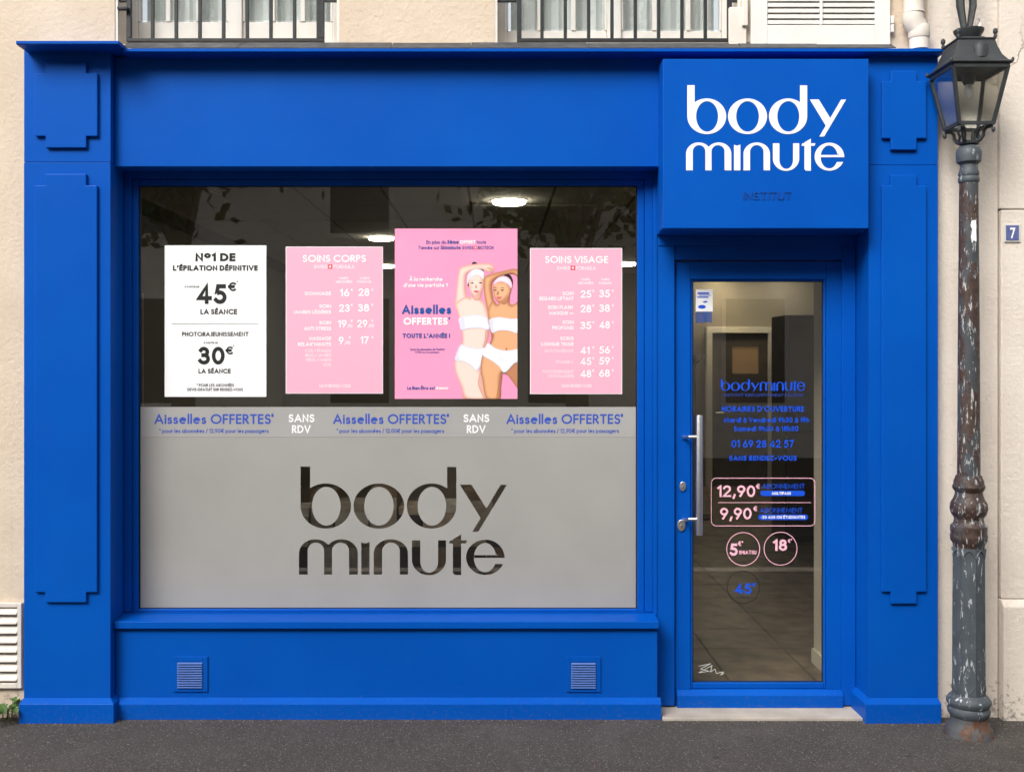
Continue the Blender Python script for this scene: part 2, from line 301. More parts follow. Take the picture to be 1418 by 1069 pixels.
# ------------------------------------------------------------------ lettering: a geometric stroke alphabet
def A_(cx, cy, rx, ry, a0, a1):
    n = max(3, int(abs(a1-a0)/15)); return [(cx+rx*math.cos(R(a0+(a1-a0)*i/n)), cy+ry*math.sin(R(a0+(a1-a0)*i/n))) for i in range(n+1)]
def O_(cx, cy, rx, ry): return A_(cx, cy, rx, ry, 90, 450)[:-1]+['c']
xh = .62
def arch(x, w): return [(x, 0), (x, .36)] + A_(x+w/2, .36, w/2, .26, 180, 0)[1:] + [(x+w, 0)]
DOT = [(0, -.012), (0, .012)]
def dot(x, y): return [(x, y-.012), (x, y+.012)]
G = {
 'A': [[(0,0),(.4,1),(.8,0)], [(.15,.3),(.65,.3)]],
 'B': [[(0,0),(0,1),(.2,1)]+A_(.2,.765,.235,.235,90,-90)+[(0,.53)], [(.2,.53)]+A_(.24,.265,.265,.265,90,-90)+[(0,0)]],
 'C': [A_(.5,.5,.5,.5,48,312)], 'D': [[(0,0),(0,1),(.2,1)]+A_(.2,.5,.5,.5,90,-90)+['c']],
 'E': [[(.42,1),(0,1),(0,0),(.42,0)], [(0,.52),(.4,.52)]], 'F': [[(.42,1),(0,1),(0,0)], [(0,.5),(.38,.5)]],
 'G': [A_(.5,.5,.5,.5,50,355)+[(1,.48),(.56,.48)]], 'H': [[(0,0),(0,1)], [(.58,0),(.58,1)], [(0,.53),(.58,.53)]],
 'I': [[(0,0),(0,1)]], 'J': [[(.24,1),(.24,.2)]+A_(.06,.2,.18,.2,0,-100)], 'K': [[(0,0),(0,1)], [(.52,1),(0,.45)], [(.1,.55),(.56,0)]],
 'L': [[(0,1),(0,0),(.4,0)]], 'M': [[(0,0),(.13,1),(.5,.08),(.87,1),(1,0)]], 'N': [[(0,0),(0,1),(.62,0),(.62,1)]],
 'O': [O_(.5,.5,.5,.5)], 'P': [[(0,0),(0,1),(.2,1)]+A_(.2,.74,.26,.26,90,-90)+[(0,.48)]],
 'Q': [O_(.5,.5,.5,.5), [(.6,.3),(.95,-.02)]], 'R': [[(0,0),(0,1),(.2,1)]+A_(.2,.75,.25,.25,90,-90)+[(0,.5)], [(.2,.48),(.5,0)]],
 'S': [A_(.25,.75,.22,.25,35,260)+A_(.24,.25,.25,.26,85,-145)], 'T': [[(0,1),(.56,1)], [(.28,0),(.28,1)]],
 'U': [[(0,1),(0,.28)]+A_(.28,.28,.28,.28,180,360)+[(.56,1)]], 'V': [[(0,1),(.36,0),(.72,1)]],
 'W': [[(0,1),(.28,0),(.55,.95),(.82,0),(1.1,1)]], 'X': [[(0,0),(.6,1)], [(0,1),(.6,0)]], 'Y': [[(0,1),(.31,.47),(.62,1)], [(.31,0),(.31,.47)]],
 'Z': [[(0,1),(.55,1),(0,0),(.56,0)]],
 'a': [O_(.3,.31,.3,.31), [(.6,0),(.6,xh)]], 'b': [O_(.3,.31,.3,.31), [(0,0),(0,1.05)]], 'c': [A_(.31,.31,.31,.31,48,312)],
 'd': [O_(.3,.31,.3,.31), [(.6,0),(.6,1.05)]], 'e': [[(.02,.35),(.605,.35)]+A_(.31,.31,.3,.31,8,296)],
 'f': [[(.12,0),(.12,.86)]+A_(.3,.86,.18,.19,180,75), [(0,xh),(.3,xh)]], 'g': [O_(.3,.31,.3,.31), [(.6,xh),(.6,-.06)]+A_(.34,-.06,.26,.24,0,-150)],
 'h': [[(0,0),(0,1.05)], arch(0,.46)[1:]], 'i': [[(0,0),(0,xh)], dot(0,.9)], 'j': [[(.1,xh),(.1,-.3)], dot(.1,.9)],
 'k': [[(0,0),(0,1.05)], [(.42,xh),(0,.28)], [(.1,.34),(.45,0)]], 'l': [[(0,0),(0,1.05)]],
 'm': [[(0,0),(0,xh)], arch(0,.4)[1:], arch(.4,.4)[1:]], 'n': [[(0,0),(0,xh)], arch(0,.46)[1:]], 'o': [O_(.32,.31,.32,.31)],
 'p': [O_(.3,.31,.3,.31), [(0,-.3),(0,xh)]], 'q': [O_(.3,.31,.3,.31), [(.6,-.3),(.6,xh)]], 'r': [[(0,0),(0,xh)], [(0,.34)]+A_(.22,.36,.22,.26,180,60)],
 's': [A_(.17,.46,.15,.16,40,260)+A_(.17,.155,.17,.165,85,-145)], 't': [[(.13,0),(.13,.9)], [(0,xh),(.27,xh)]],
 'u': [[(0,xh),(0,.25)]+A_(.23,.25,.23,.25,180,360)+[(.46,xh)]], 'v': [[(0,xh),(.27,0),(.54,xh)]], 'x': [[(0,0),(.48,xh)], [(0,xh),(.48,0)]],
 'w': [[(0,xh),(.2,0),(.4,.6),(.6,0),(.8,xh)]], 'y': [[(0,xh),(.29,.02)], [(.56,xh),(.14,-.3)]], 'z': [[(0,xh),(.42,xh),(0,0),(.43,0)]],
 '0': [O_(.29,.5,.29,.5)], '1': [[(0,.83),(.2,1),(.2,0)]], '2': [A_(.27,.73,.27,.27,165,-38)+[(0,0),(.56,0)]],
 '3': [A_(.24,.76,.22,.24,150,-80)+[(.2,.53)], [(.2,.53)]+A_(.24,.27,.27,.27,85,-150)],
 '4': [[(.66,.24),(0,.24),(.46,1),(.46,0)]], '5': [[(.5,1),(.14,1),(.06,.55)]+A_(.25,.3,.29,.3,125,-145)],
 '6': [O_(.28,.29,.28,.29), [(.03,.4),(.36,1)]], '7': [[(0,1),(.54,1),(.16,0)]], '8': [O_(.26,.765,.22,.235), O_(.26,.27,.27,.27)],
 '9': [O_(.28,.71,.28,.29), [(.53,.6),(.2,0)]],
 '€': [A_(.5,.5,.4,.5,52,308), [(0,.58),(.6,.58)], [(0,.42),(.56,.42)]], '*': [[(0,.82),(.2,.98)], [(.2,.82),(0,.98)], [(.1,.78),(.1,1.02)]],
 ',': [[(.1,.1),(0,-.2)]], '.': [dot(0,.04)], "'": [[(.08,1.03),(0,.78)]], '/': [[(0,-.1),(.36,1.05)]], '-': [[(0,.36),(.26,.36)]],
 '+': [[(0,.4),(.4,.4)], [(.2,.2),(.2,.6)]], '!': [[(0,.32),(0,1)], dot(0,.03)], '?': [A_(.2,.77,.2,.23,165,-60)+[(.22,.45),(.22,.32)], dot(.22,.03)],
 '°': [O_(.25,.76,.25,.25)], ' ': [],
}
ACC = {'É': ('E', [(.16,1.2),(.34,1.34)]), 'È': ('E', [(.3,1.2),(.1,1.34)]), 'À': ('A', [(.45,1.2),(.25,1.34)]), 'Ê': ('E', [(.04,1.18),(.2,1.34),(.36,1.18)]),
       'é': ('e', [(.24,.82),(.42,.98)]), 'è': ('e', [(.38,.82),(.18,.98)]), 'à': ('a', [(.38,.82),(.18,.98)]), 'ê': ('e', [(.14,.8),(.31,.96),(.48,.8)])}
def ribbon(pl, w):
    closed = pl[-1] == 'c'; p = [Vector(q) for q in (pl[:-1] if closed else pl)]
    q = [p[0]]
    for a in p[1:]:
        if (a-q[-1]).length > 1e-5: q.append(a)
    p = q; n = len(p); h = w/2
    if closed and (p[0]-p[-1]).length < 1e-5: p.pop(); n -= 1
    L, Rr = [], []
    if not closed:
        p = p[:]; d0 = (p[0]-p[1]).normalized(); d1 = (p[-1]-p[-2]).normalized()
        p[0] = p[0]+d0*h; p[-1] = p[-1]+d1*h
    for i in range(n):
        a = p[(i-1) % n] if (closed or i) else None; b = p[(i+1) % n] if (closed or i < n-1) else None
        t1 = (p[i]-a).normalized() if a is not None else None; t2 = (b-p[i]).normalized() if b is not None else None
        t1 = t1 or t2; t2 = t2 or t1
        n1 = Vector((-t1.y, t1.x)); n2 = Vector((-t2.y, t2.x)); mv = n1+n2
        mv = mv.normalized() if mv.length > 1e-4 else n1
        k = min(1/max(mv.dot(n1), .3), 2.0)
        L.append(p[i]+mv*h*k); Rr.append(p[i]-mv*h*k)
    fs = []
    for i in range(n if closed else n-1):
        j = (i+1) % n; fs.append([L[i], Rr[i], Rr[j], L[j]])
    return fs
def union(polys, keep=lambda s: len(s) > 0):
    vs, fs = [], []
    for q in polys:
        k = len(vs); vs += [Vector((a[0], a[1])) for a in q]
        f = list(range(k, k+len(q)))
        ar = sum(q[i][0]*q[(i+1) % len(q)][1]-q[(i+1) % len(q)][0]*q[i][1] for i in range(len(q)))
        if abs(ar) < 1e-9: continue
        fs.append(f if ar > 0 else f[::-1])
    ov, oe, of, _, _, src = delaunay_2d_cdt(vs, [], fs, 1, 1e-6)
    return [tuple(v) for v in ov], [list(f) for f, s_ in zip(of, src) if keep(s_)]
GC = {}
def glyph(ch, w):
    key = (ch, w)
    if key in GC: return GC[key]
    acc = None; base = ch
    if ch in ACC: base, acc = ACC[ch]
    st = [list(s_) for s_ in G[base]] + ([list(acc)] if acc else [])
    if not st: GC[key] = ([], [], .34); return GC[key]
    xm = max(p[0] for s_ in G[base] for p in s_ if p != 'c')
    polys = []
    for s_ in st:
        m = [p if p == 'c' else (w/2+p[0]*(1-.35*w), w/2+p[1]*(1-w)) for p in s_]
        polys += ribbon(m, w)
    v, f = union(polys)
    GC[key] = (v, f, w+xm*(1-.35*w)); return GC[key]
def text_mesh(txt, w, sp=.11):
    V, Fc, x = [], [], 0
    for ch in txt:
        v, f, a = glyph(ch, w); k = len(V)
        V += [(p[0]+x, p[1]) for p in v]; Fc += [[i+k for i in q] for q in f]; x += a+(sp if ch != ' ' else 0)
    return V, Fc
def put_flat(V, Fc, x0, x1, base, h, Y, name, mat, parent, thick=0):
    a = min(p[0] for p in V); b = max(p[0] for p in V)
    xa, xb = PX(x0, Y), PX(x1, Y); zb = PZ(base, Y); hh = h*(D+Y)/F
    vs = [(xa+(p[0]-a)/(b-a)*(xb-xa), Y, zb+p[1]*hh) for p in V]
    return flat_obj(vs, Fc, name, mat, parent, thick)
def flat_obj(vs, fs, name, mat, parent, thick=0):
    me = bpy.data.meshes.new(name); me.from_pydata(vs, [], fs); me.materials.append(mat)
    bm = bmesh.new(); bm.from_mesh(me)
    bmesh.ops.remove_doubles(bm, verts=bm.verts, dist=1e-6)
    for f in bm.faces:
        f.normal_update()
        if f.normal.y > 0: f.normal_flip()
    if thick:
        r = bmesh.ops.extrude_face_region(bm, geom=list(bm.faces))
        vv = [g for g in r['geom'] if isinstance(g, bmesh.types.BMVert)]
        for v in vv: v.co.y -= thick
        bmesh.ops.recalc_face_normals(bm, faces=bm.faces)
    bm.to_mesh(me); bm.free()
    return finish(name, me, parent)
def text(txt, x0, x1, base, h, Y, mat, parent, w=.14, sp=.11, name='lettering'):
    w = round(w*1.14, 3)          # the printed face is a little heavier
    V, Fc = text_mesh(txt, w, sp); return put_flat(V, Fc, x0, x1, base, h, Y, name, mat, parent)
def poly_px(pts, Y): return [(PX(x, Y), PZ(y, Y)) for x, y in pts]
def flat_px(polys, Y, name, mat, parent, thick=0):
    v, f = union([poly_px(p, Y) for p in polys])
    return flat_obj([(a, Y, b) for a, b in v], f, name, mat, parent, thick)
def rect_px(x0, x1, y0, y1): return [(x0, y0), (x1, y0), (x1, y1), (x0, y1)]
def ring_px(cx, cy, r, w, n=40):
    q = lambda rr, i: (cx+rr*math.cos(2*math.pi*i/n), cy+rr*math.sin(2*math.pi*i/n))
    return [[q(r-w/2, i), q(r+w/2, i), q(r+w/2, i+1), q(r-w/2, i+1)] for i in range(n)]
def rrect_pts(x0, x1, y0, y1, r):
    p = []
    for cx, cy, a in ((x1-r, y0+r, -90), (x1-r, y1-r, 0), (x0+r, y1-r, 90), (x0+r, y0+r, 180)):
        p += [(cx+r*math.cos(R(a+90*i/6)), cy+r*math.sin(R(a+90*i/6))) for i in range(7)]
    return p
# the two-line logo, in its own pixel units
def E_(cx, cy, rx, ry, a0, a1, n=28): return [(cx+rx*math.cos(R(a0+(a1-a0)*i/n)), cy-ry*math.sin(R(a0+(a1-a0)*i/n))) for i in range(n+1)]
def ering(cx, cy, rx, ry, ix, iy, jx, jy, n=48):
    o, i_ = E_(cx, cy, rx, ry, 0, 360, n), E_(ix, iy, jx, jy, 0, 360, n)
    return [[o[k], o[k+1], i_[k+1], i_[k]] for k in range(n)]
def rc(x0, x1, y0, y1): return [(x0, y0), (x1, y0), (x1, y1), (x0, y1)]
BODY = (ering(229,335,159,145, 232,336,90,124) + [rc(70,130,82,335)] + ering(562.5,335,159.5,145, 563,336,93,124)
        + ering(894,335,156,145, 896,336,90,124) + [rc(992,1050,84,335)]
        + [[(1072,198),(1145,198),(1240,352),(1203,413)], [(1328,199),(1368,199),(1188,500),(1150,500)]])
MINUTE = ([[(60,775)]+E_(163,640,103,92,180,0)+[(268,775),(218,775)]+E_(166.5,622,51.5,52,0,180)+[(115,775)],
           [(218,775)]+E_(327,640,103,92,172,0)+[(430,775),(375,775)]+E_(321.5,622,53.5,52,0,180)+[(268,775)],
           [(452,567),(478,575),(504,565),(504,775),(452,775)],
           [(530,775)]+E_(638,640,108,92,180,0)+[(746,775),(694,775)]+E_(638.5,624,55.5,54,0,180)+[(583,775)],
           [(770,555),(823,555)]+E_(879,690,56,73,180,360)+[(935,555),(985,555)]+E_(877.5,678,107.5,101,360,180),
           [(1028,548),(1080,517),(1080,778),(1040,778),(1028,765)], [(1003,575),(1012,555),(1118,555),(1110,575)],
           E_(1232,664,121,114,-2,338)+[(1300,707)]+E_(1230,666,70,94,-27,-350)[1:]])
MINUTE[-1] = E_(1232,664,121,114,0,338)+[(1300,707)]+E_(1230,666,70,94,334,14)
MINUTE.append(rc(1162,1353,650,668))
def logo_px(polys, x0, x1, y0, y1, bx=(60,1368), by=(82,778)):
    return [[(x0+(x-bx[0])/(bx[1]-bx[0])*(x1-x0), y0+(y-by[0])/(by[1]-by[0])*(y1-y0)) for x, y in p] for p in polys]

# ================================================================== THE SETTING
WY = .06                                        # face of the plaster wall
tag(MB().box(-300, 300, -300, 300, -.40, -.30).build('ground', M['road']), kind='structure')
tag(MB().box(-60, 60, -3.25, WY+.34, -.29, 0).build('pavement', M['asphalt']), kind='structure')
tag(MB().box(-60, 60, -3.42, -3.254, -.29, .004).build('kerb', M['stone'], bevel=.012), kind='structure')
tag(MB().box(-60, 60, -9.2, -3.424, -.29, -.13).build('road', M['road']), kind='structure')
tag(MB().box(-60, 60, -13.4, -9.204, -.29, 0).build('far_pavement', M['asphalt']), kind='structure')

# ---- the building that the shop sits in
bld = thing('apartment_building', (0, WY+.15, 0), 'cream plastered apartment building above and around the blue shopfront', 'building')
def wall_with_holes(name, outer, holes, y0, y1, mat, parent):
    v, f = union([outer]+holes, keep=lambda s_: s_ == [0] or list(s_) == [0])
    o = flat_obj([(a, y1, b) for a, b in v], f, name, mat, parent, thick=(y1-y0)); return o
def wr(x0, x1, z0, z1): return [(x0, z0), (x1, z0), (x1, z1), (x0, z1)]
ZW = PZ(61.5, WY); ZT = 6.2
win1 = (PX(159, WY), PX(470, WY)); win2 = (PX(685, WY), PX(1026, WY)); win3 = (PX(1046, WY), PX(1226, WY))
NB = PX(1382, WY)                               # where the neighbouring building begins
shop = wr(PX(50, WY), PX(1283.9, WY), -.3, PZ(74, WY))
holes = [shop, wr(win1[0], win1[1], ZW, ZW+2.1), wr(win2[0], win2[1], ZW, ZW+2.1), wr(win3[0], win3[1], ZW+.02, ZW+2.1)]
RW = PX(1284, WY)
wall_with_holes('wall', wr(-9, RW, -.28, ZT), holes, WY, WY+.34, M['wall'], bld)
MB().box(RW+.001, NB-.002, WY, WY+.34, -.28, ZT).build('side_wall', M['wall2'], bld)
tag(bld.children[0], 'cream plaster wall with hairline cracks')
def upper_window(x0, x1, nb, first, pane_z, white_side):
    w = MB(); Yf = WY+.16
    z0, z1 = ZW+.002, ZW+2.098; a, b = x0+.002, x1-.002; fw = .055
    w.box(a, a+fw, Yf, Yf+.06, z0, z1).box(b-fw, b, Yf, Yf+.06, z0, z1).box(a+fw, b-fw, Yf, Yf+.06, z0, z0+.03).box(a+fw, b-fw, Yf, Yf+.06, z1-.06, z1)
    xm = (a+b)/2; w.box(xm-.035, xm+.035, Yf-.005, Yf+.055, z0+.03, z1-.06)
    win = w.build('window', M['white'], bld, bevel=.004)
    for p, q in ((a+fw, xm-.035), (xm+.035, b-fw)):
        MB().box(p+.001, q-.001, Yf+.012, Yf+.04, z0+.031, pane_z-.012).build('lower_panel', M['white'], win, bevel=.003)
        nm = 3; wd_ = (q-p)/nm
        for i in range(nm):
            MB().box(p+i*wd_+.012, p+(i+1)*wd_-.012, Yf+.022, Yf+.028, pane_z, z1-.061).build('pane', M['upglass'], win)
        mu = MB()
        for i in range(nm+1):
            mu.box(max(p+.001, p+i*wd_-.011), min(q-.001, p+i*wd_+.011), Yf+.006, Yf+.045, pane_z-.011, z1-.061)
        mu.build('glazing_bars', M['white'], win, bevel=.002)
    cz = MB()      # pale rippled sheet added behind the panes, standing in for reflected sky
    n = 60; xs = [a+.08+(b-a-.16)*i/n for i in range(n+1)]
    for i in range(n):
        cz.add([(xs[i], Yf+.075+.012*math.sin(i*1.7), pane_z-.1), (xs[i+1], Yf+.075+.012*math.sin((i+1)*1.7), pane_z-.1), (xs[i+1], Yf+.075+.012*math.sin((i+1)*1.7), z1), (xs[i], Yf+.075+.012*math.sin(i*1.7), z1)], [(0,1,2,3)])
    cz.build('sky_sheet', M['sky_sheet'], win)
    return win
M['sky_sheet'] = plain('reflected sky tone', (.80, .82, .81, 1), .9, var=.12, vscale=3)
upper_window(win1[0], win1[1], 8, 211, PZ(27.5, WY+.17), True)
upper_window(win2[0], win2[1], 9, 718, PZ(40, WY+.17), True)
# white render of the window reveals
for x0, x1 in (win1, win2):
    for xx, s_ in ((x0, 1), (x1, -1)):
        MB().box(xx+.001*s_, xx+.013*s_, WY+.004, WY+.155, ZW+.003, ZW+2.09).build('reveal_lining', M['cream'], bld)
# railings of the windows
def railing(posts, bars, lo, hi):
    Yr = WY+.03; zb, zt = PZ(58.8, Yr), PZ(4, Yr)+.62
    rr = MB().box(PX(posts[0]-3.2, Yr), PX(posts[1]+3.2, Yr), Yr-.012, Yr+.012, zb, zb+.016).build('railing', M['iron'], bld, bevel=.002)
    MB().box(PX(lo, Yr)+.001, PX(hi, Yr)-.001, Yr-.014, Yr+.014, zt, zt+.02).build('handrail', M['iron'], rr, bevel=.002)
    zm = PZ(3.5, Yr)
    for a, b in ((PX(lo, Yr)+.001, PX(posts[0]-3.4, Yr)), (PX(posts[1]+3.4, Yr), PX(hi, Yr)-.001)):
        MB().box(a, b, Yr-.01, Yr+.01, zm, zm+.022).build('wall_stay', M['iron'], rr, bevel=.002)
    for p in posts: MB().box(PX(p-3.2, Yr), PX(p+3.2, Yr), Yr-.011, Yr+.011, zb+.017, zt-.001).build('post', M['iron'], rr, bevel=.002)
    for p in bars: MB().box(PX(p-2.3, Yr), PX(p+2.3, Yr), Yr-.008, Yr+.008, zb+.017, zt-.001).build('bar', M['iron'], rr, bevel=.002)
    return rr
railing((179, 446), [211.5+32.75*i for i in range(8)][:8], 159.5, 469.5)
railing((719, 1010), [750.5+32.3*i for i in range(8)], 685.5, 1025.5)
MB().pbox(162, 176, 9, 13, WY-.01, WY+.02).build('railing_bracket', M['iron'], bld, bevel=.002)
# closed louvred shutters on the third window
Ysh = WY-.035
sx0, sx1 = 1040, 1233
sh = MB()
zs0 = PZ(64.5, Ysh); zs1 = zs0+2.1
for a, b in ((1040, 1063), (1212, 1233)): sh.box(PX(a, Ysh), PX(b, Ysh), Ysh, Ysh+.032, zs0, zs1)
sh.box(PX(1063, Ysh), PX(1212, Ysh), Ysh, Ysh+.032, zs0, PZ(35, Ysh)).box(PX(1063, Ysh), PX(1212, Ysh), Ysh, Ysh+.032, zs1-.09, zs1)
sh.box(PX(1135.5, Ysh), PX(1139.5, Ysh), Ysh-.002, Ysh+.03, PZ(35, Ysh), zs1-.09)
shut = sh.build('shutter', M['white'], bld, bevel=.003)
for a, b in ((1063.3, 1135.2), (1139.8, 1211.7)):
    z = PZ(33.4, Ysh)
    while z < zs1-.13:
        MB().add([(PX(a, Ysh), Ysh+.004, z), (PX(b, Ysh), Ysh+.004, z), (PX(b, Ysh), Ysh+.028, z+.018), (PX(a, Ysh), Ysh+.028, z+.018),
                  (PX(a, Ysh), Ysh+.004, z+.017), (PX(b, Ysh), Ysh+.004, z+.017), (PX(b, Ysh), Ysh+.028, z+.029), (PX(a, Ysh), Ysh+.028, z+.029)],
                 [(0,1,2,3),(4,7,6,5),(0,4,5,1),(1,5,6,2),(2,6,7,3),(3,7,4,0)]).build('slat', M['white'], shut)
        z += .0275
for zz in (22, 34):
    MB().pbox(1233.5, 1238.5, zz, zz+11, Ysh+.006, Ysh+.03).build('hinge', M['white'], shut, bevel=.003)
MB().box(PX(1042, WY), PX(1229, WY), Ysh+.033, Ysh+.06, zs0+.05, zs1-.02).build('shutter_backing', M['cream'], bld)
MB().pbox(1010, 1034, 10, 63, WY-.03, WY-.002).build('window_trim', M['cream'], bld, bevel=.004)
MB().pbox(1028, 1036, -20, 36, WY-.045, WY-.031).build('shutter_stay', M['cream'], bld, bevel=.004)
# neighbouring building: a slightly proud pier with a plinth
nb = thing('neighbouring_building', (NB+2, WY, 0), 'pale pinkish rendered building edge with plinth right of the street lamp', 'building')
zj = PZ(290, WY-.02)
MB().box(NB, 9, WY-.018, WY+.32, zj+.003, ZT-.1).build('wall', M['wall2'], nb, bevel=.004)
MB().box(NB+.006, 9, WY-.022, WY+.318, PZ(829, WY-.02), zj-.003).build('pier_wall', M['wall2'], nb, bevel=.006)
zp = PZ(829, WY-.02)-.002
MB().prof_x([(WY-.05, -.28), (WY+.316, -.28), (WY+.316, zp), (WY-.022, zp), (WY-.05, zp-.03)], NB+.004, 9).build('plinth', M['wall2'], nb, bevel=.006)

# ================================================================== THE SHOPFRONT
shopf = thing('shopfront', (0, .05, 0), 'bright blue painted wooden shopfront with pilasters, window and glazed door', 'shopfront')
B = M['blue']
def stepped(xa, xb, xc, xd, y0, y1, y2, y3):
    return [(xa, y1), (xc, y1), (xc, y0), (xd, y0), (xd, y1), (xb, y1), (xb, y2), (xd, y2), (xd, y3), (xc, y3), (xc, y2), (xa, y2)]
def pilaster(x0, x1, ptop, panels, joint, plx0, plx1):
    zj = PZ(joint)
    p = MB().box(PX(x0), PX(x1), 0, .30, -.02, zj-.001)
    p.box(PX(x0), PX(x1), .0015, .30, zj+.001, PZ(ptop)).box(PX(x0)+.003, PX(x1)-.003, .006, .29, zj-.002, zj+.002)
    po = p.build('pilaster', B, shopf, bevel=.002)
    for q in panels:
        MB().prism_xz(list(reversed(poly_px(stepped(*q), -.016))), -.017, -.0005).build('panel', B, po, bevel=.004)
    Yp = -.028; a, b = PX(plx0, Yp), PX(plx1, Yp); zt = PZ(975, Yp); e = .022
    m = MB(); v = [(a, Yp), (b, Yp), (b, .20), (a, .20)]
    top = [(PX(x0)-.001, -.001), (PX(x1)+.001, -.001), (PX(x1)+.001, .20), (PX(x0)-.001, .20)]
    m.add([(x, y, -.02) for x, y in v]+[(x, y, zt) for x, y in v]+[(x, y, zt+e) for x, y in top],
          [(0,3,2,1),(0,1,5,4),(1,2,6,5),(2,3,7,6),(3,0,4,7),(4,5,9,8),(5,6,10,9),(6,7,11,10),(7,4,8,11),(8,9,10,11)])
    m.build('plinth', B, po, bevel=.0025)
    return po
pilaster(33, 153, 70, [(48, 135, 63, 119.5, 87, 102, 189, 205), (48, 134.5, 62.5, 119.5, 241, 257, 820, 834)], 225, 26, 157.5)
pilaster(1203, 1299, 70, [(1221.5, 1283, 1233.5, 1269.5, 98.5, 113, 192, 208), (1221, 1283, 1233.5, 1269.5, 242.5, 257.5, 819.5, 836)], 229, 1198.5, 1304)
YF = .05; YR = .18
# fascia board with its soffit, down to the sign and past it to the right pilaster
xl, xr = PX(153)+.002, PX(1203)-.002
zf0 = PZ(231, YF); zc = PZ(72.6, -.055)-.024
fa = MB().box(xl, PX(914, YF), YF, .30, zf0, zc+.03).build('fascia', B, shopf, bevel=.003)
zd0 = PZ(322, YF)
MB().box(PX(914, YF)+.001, xr, YF+.002, .30, zd0, zc+.03).build('door_head', B, shopf, bevel=.003)
# cornice: profile with a thin front lip; a deeper piece caps the left pilaster
Yk = -.055
zt = PZ(67.6, Yk); zl = PZ(72.6, Yk)
prof = [(.058, zt+.003), (Yk, zt), (Yk, zl+.003), (Yk+.006, zl), (-.03, zl-.003), (.058, zl-.004)]
MB().prof_x(prof, PX(168.5, Yk), PX(1309, Yk)).build('cornice', B, shopf, bevel=.0015)
Yc = -.13
z2, z3 = PZ(57, Yc), PZ(62, Yc)
prof2 = [(.058, z2+.002), (Yc, z2), (Yc, z3+.003), (Yc+.006, z3), (-.02, z3-.003), (.058, z3-.004)]
MB().prof_x(prof2, PX(22, Yc), PX(164.5, Yc)).build('cornice_cap', B, shopf, bevel=.0015)
fl = MB(); xx = PX(172, -.0); i = 0; zu = PZ(60.5, .05)
while xx < PX(1236):
    x2 = min(xx+.55+.2*math.sin(i*2.1), PX(1236)); dz = .003*math.sin(i*3)
    fl.add([(xx, -.045, zt+.004), (x2, -.045, zt+.004), (x2, .052, zu+dz), (xx, .052, zu+dz), (xx, -.045, zt+.008), (x2, -.045, zt+.008), (x2, .052, zu+dz+.004), (xx, .052, zu+dz+.004)], [(0,3,2,1),(4,5,6,7),(0,1,5,4),(1,2,6,5),(2,3,7,6),(3,0,4,7)])
    xx = x2+.003; i += 1
fl.build('lead_flashing', M['lead'], shopf)
# stall riser, its plinth and the window sill
xrr = PX(910.5, .06)
MB().box(xl, xrr, .06, .30, -.02, PZ(869, .06)).build('stall_riser', B, shopf, bevel=.003)
Yq = .028; zq = PZ(975, Yq)
MB().prof_x([(Yq, -.02), (.0595, -.02), (.0595, zq+.024), (.058, zq+.024), (Yq, zq)], xl, PX(916, Yq)).build('plinth_board', B, shopf, bevel=.0025)
Ys = .036
zs = PZ(860.5, Ys)
MB().prof_x([(Ys, PZ(870.5, Ys)), (.26, PZ(870.5, Ys)), (.26, zs+.014), (YR-.002, zs+.008), (Ys, zs)], xl, PX(913, Ys), 0, 0).build('window_sill', B, shopf, bevel=.003)
# shop window: frame with stepped beads
GY = .212
gx0, gx1, gy0, gy1 = 193, 882, 258, 842
X0, X1, Z0, Z1 = PX(gx0, GY), PX(gx1, GY), PZ(gy1, GY), PZ(gy0, GY)
def frame(o, i_, y0, y1):
    (a, b, c, d), (e, f, g, h) = o, i_          # outer / inner x0,x1,z0,z1
    m = MB(); m.box(a, e, y0, y1, c, d).box(f, b, y0, y1, c, d).box(e, f, y0, y1, c, g).box(e, f, y0, y1, h, d); return m
wf = frame((PX(153)+.003, PX(904, YR), zs+.012, zf0+.04), (PX(182, YR), PX(893, YR), PZ(848, YR), PZ(248, YR)), YR, YR+.075).build('window_frame', B, shopf, bevel=.003)
frame((PX(182, YR)+.001, PX(893, YR)-.001, PZ(848, YR)+.001, PZ(248, YR)-.001), (X0, X1, Z0, Z1), YR+.010, YR+.07).build('glazing_bead', B, wf, bevel=.004)
frame((X0-.002, X1+.002, Z0-.002, Z1+.002), (X0+.006, X1-.006, Z0+.004, Z1-.004), GY-.003, GY-.0005).build('seal', M['dark'], wf)
MB().box(X0-.01, X1+.01, GY, GY+.004, Z0-.01, Z1+.01).build('pane', M['glass'], wf)
# the mullion post between window and door
MB().box(PX(904, YR)+.001, PX(934, YR), YR-.006, .30, .02, zf0+.05).build('mullion', B, shopf, bevel=.003)
MB().box(PX(904, YR)+.0, PX(904, YR)+.02, YR-.0115, YR-.0065, PZ(850, YR), zf0+.03).build('cover_strip', B, shopf, bevel=.002)
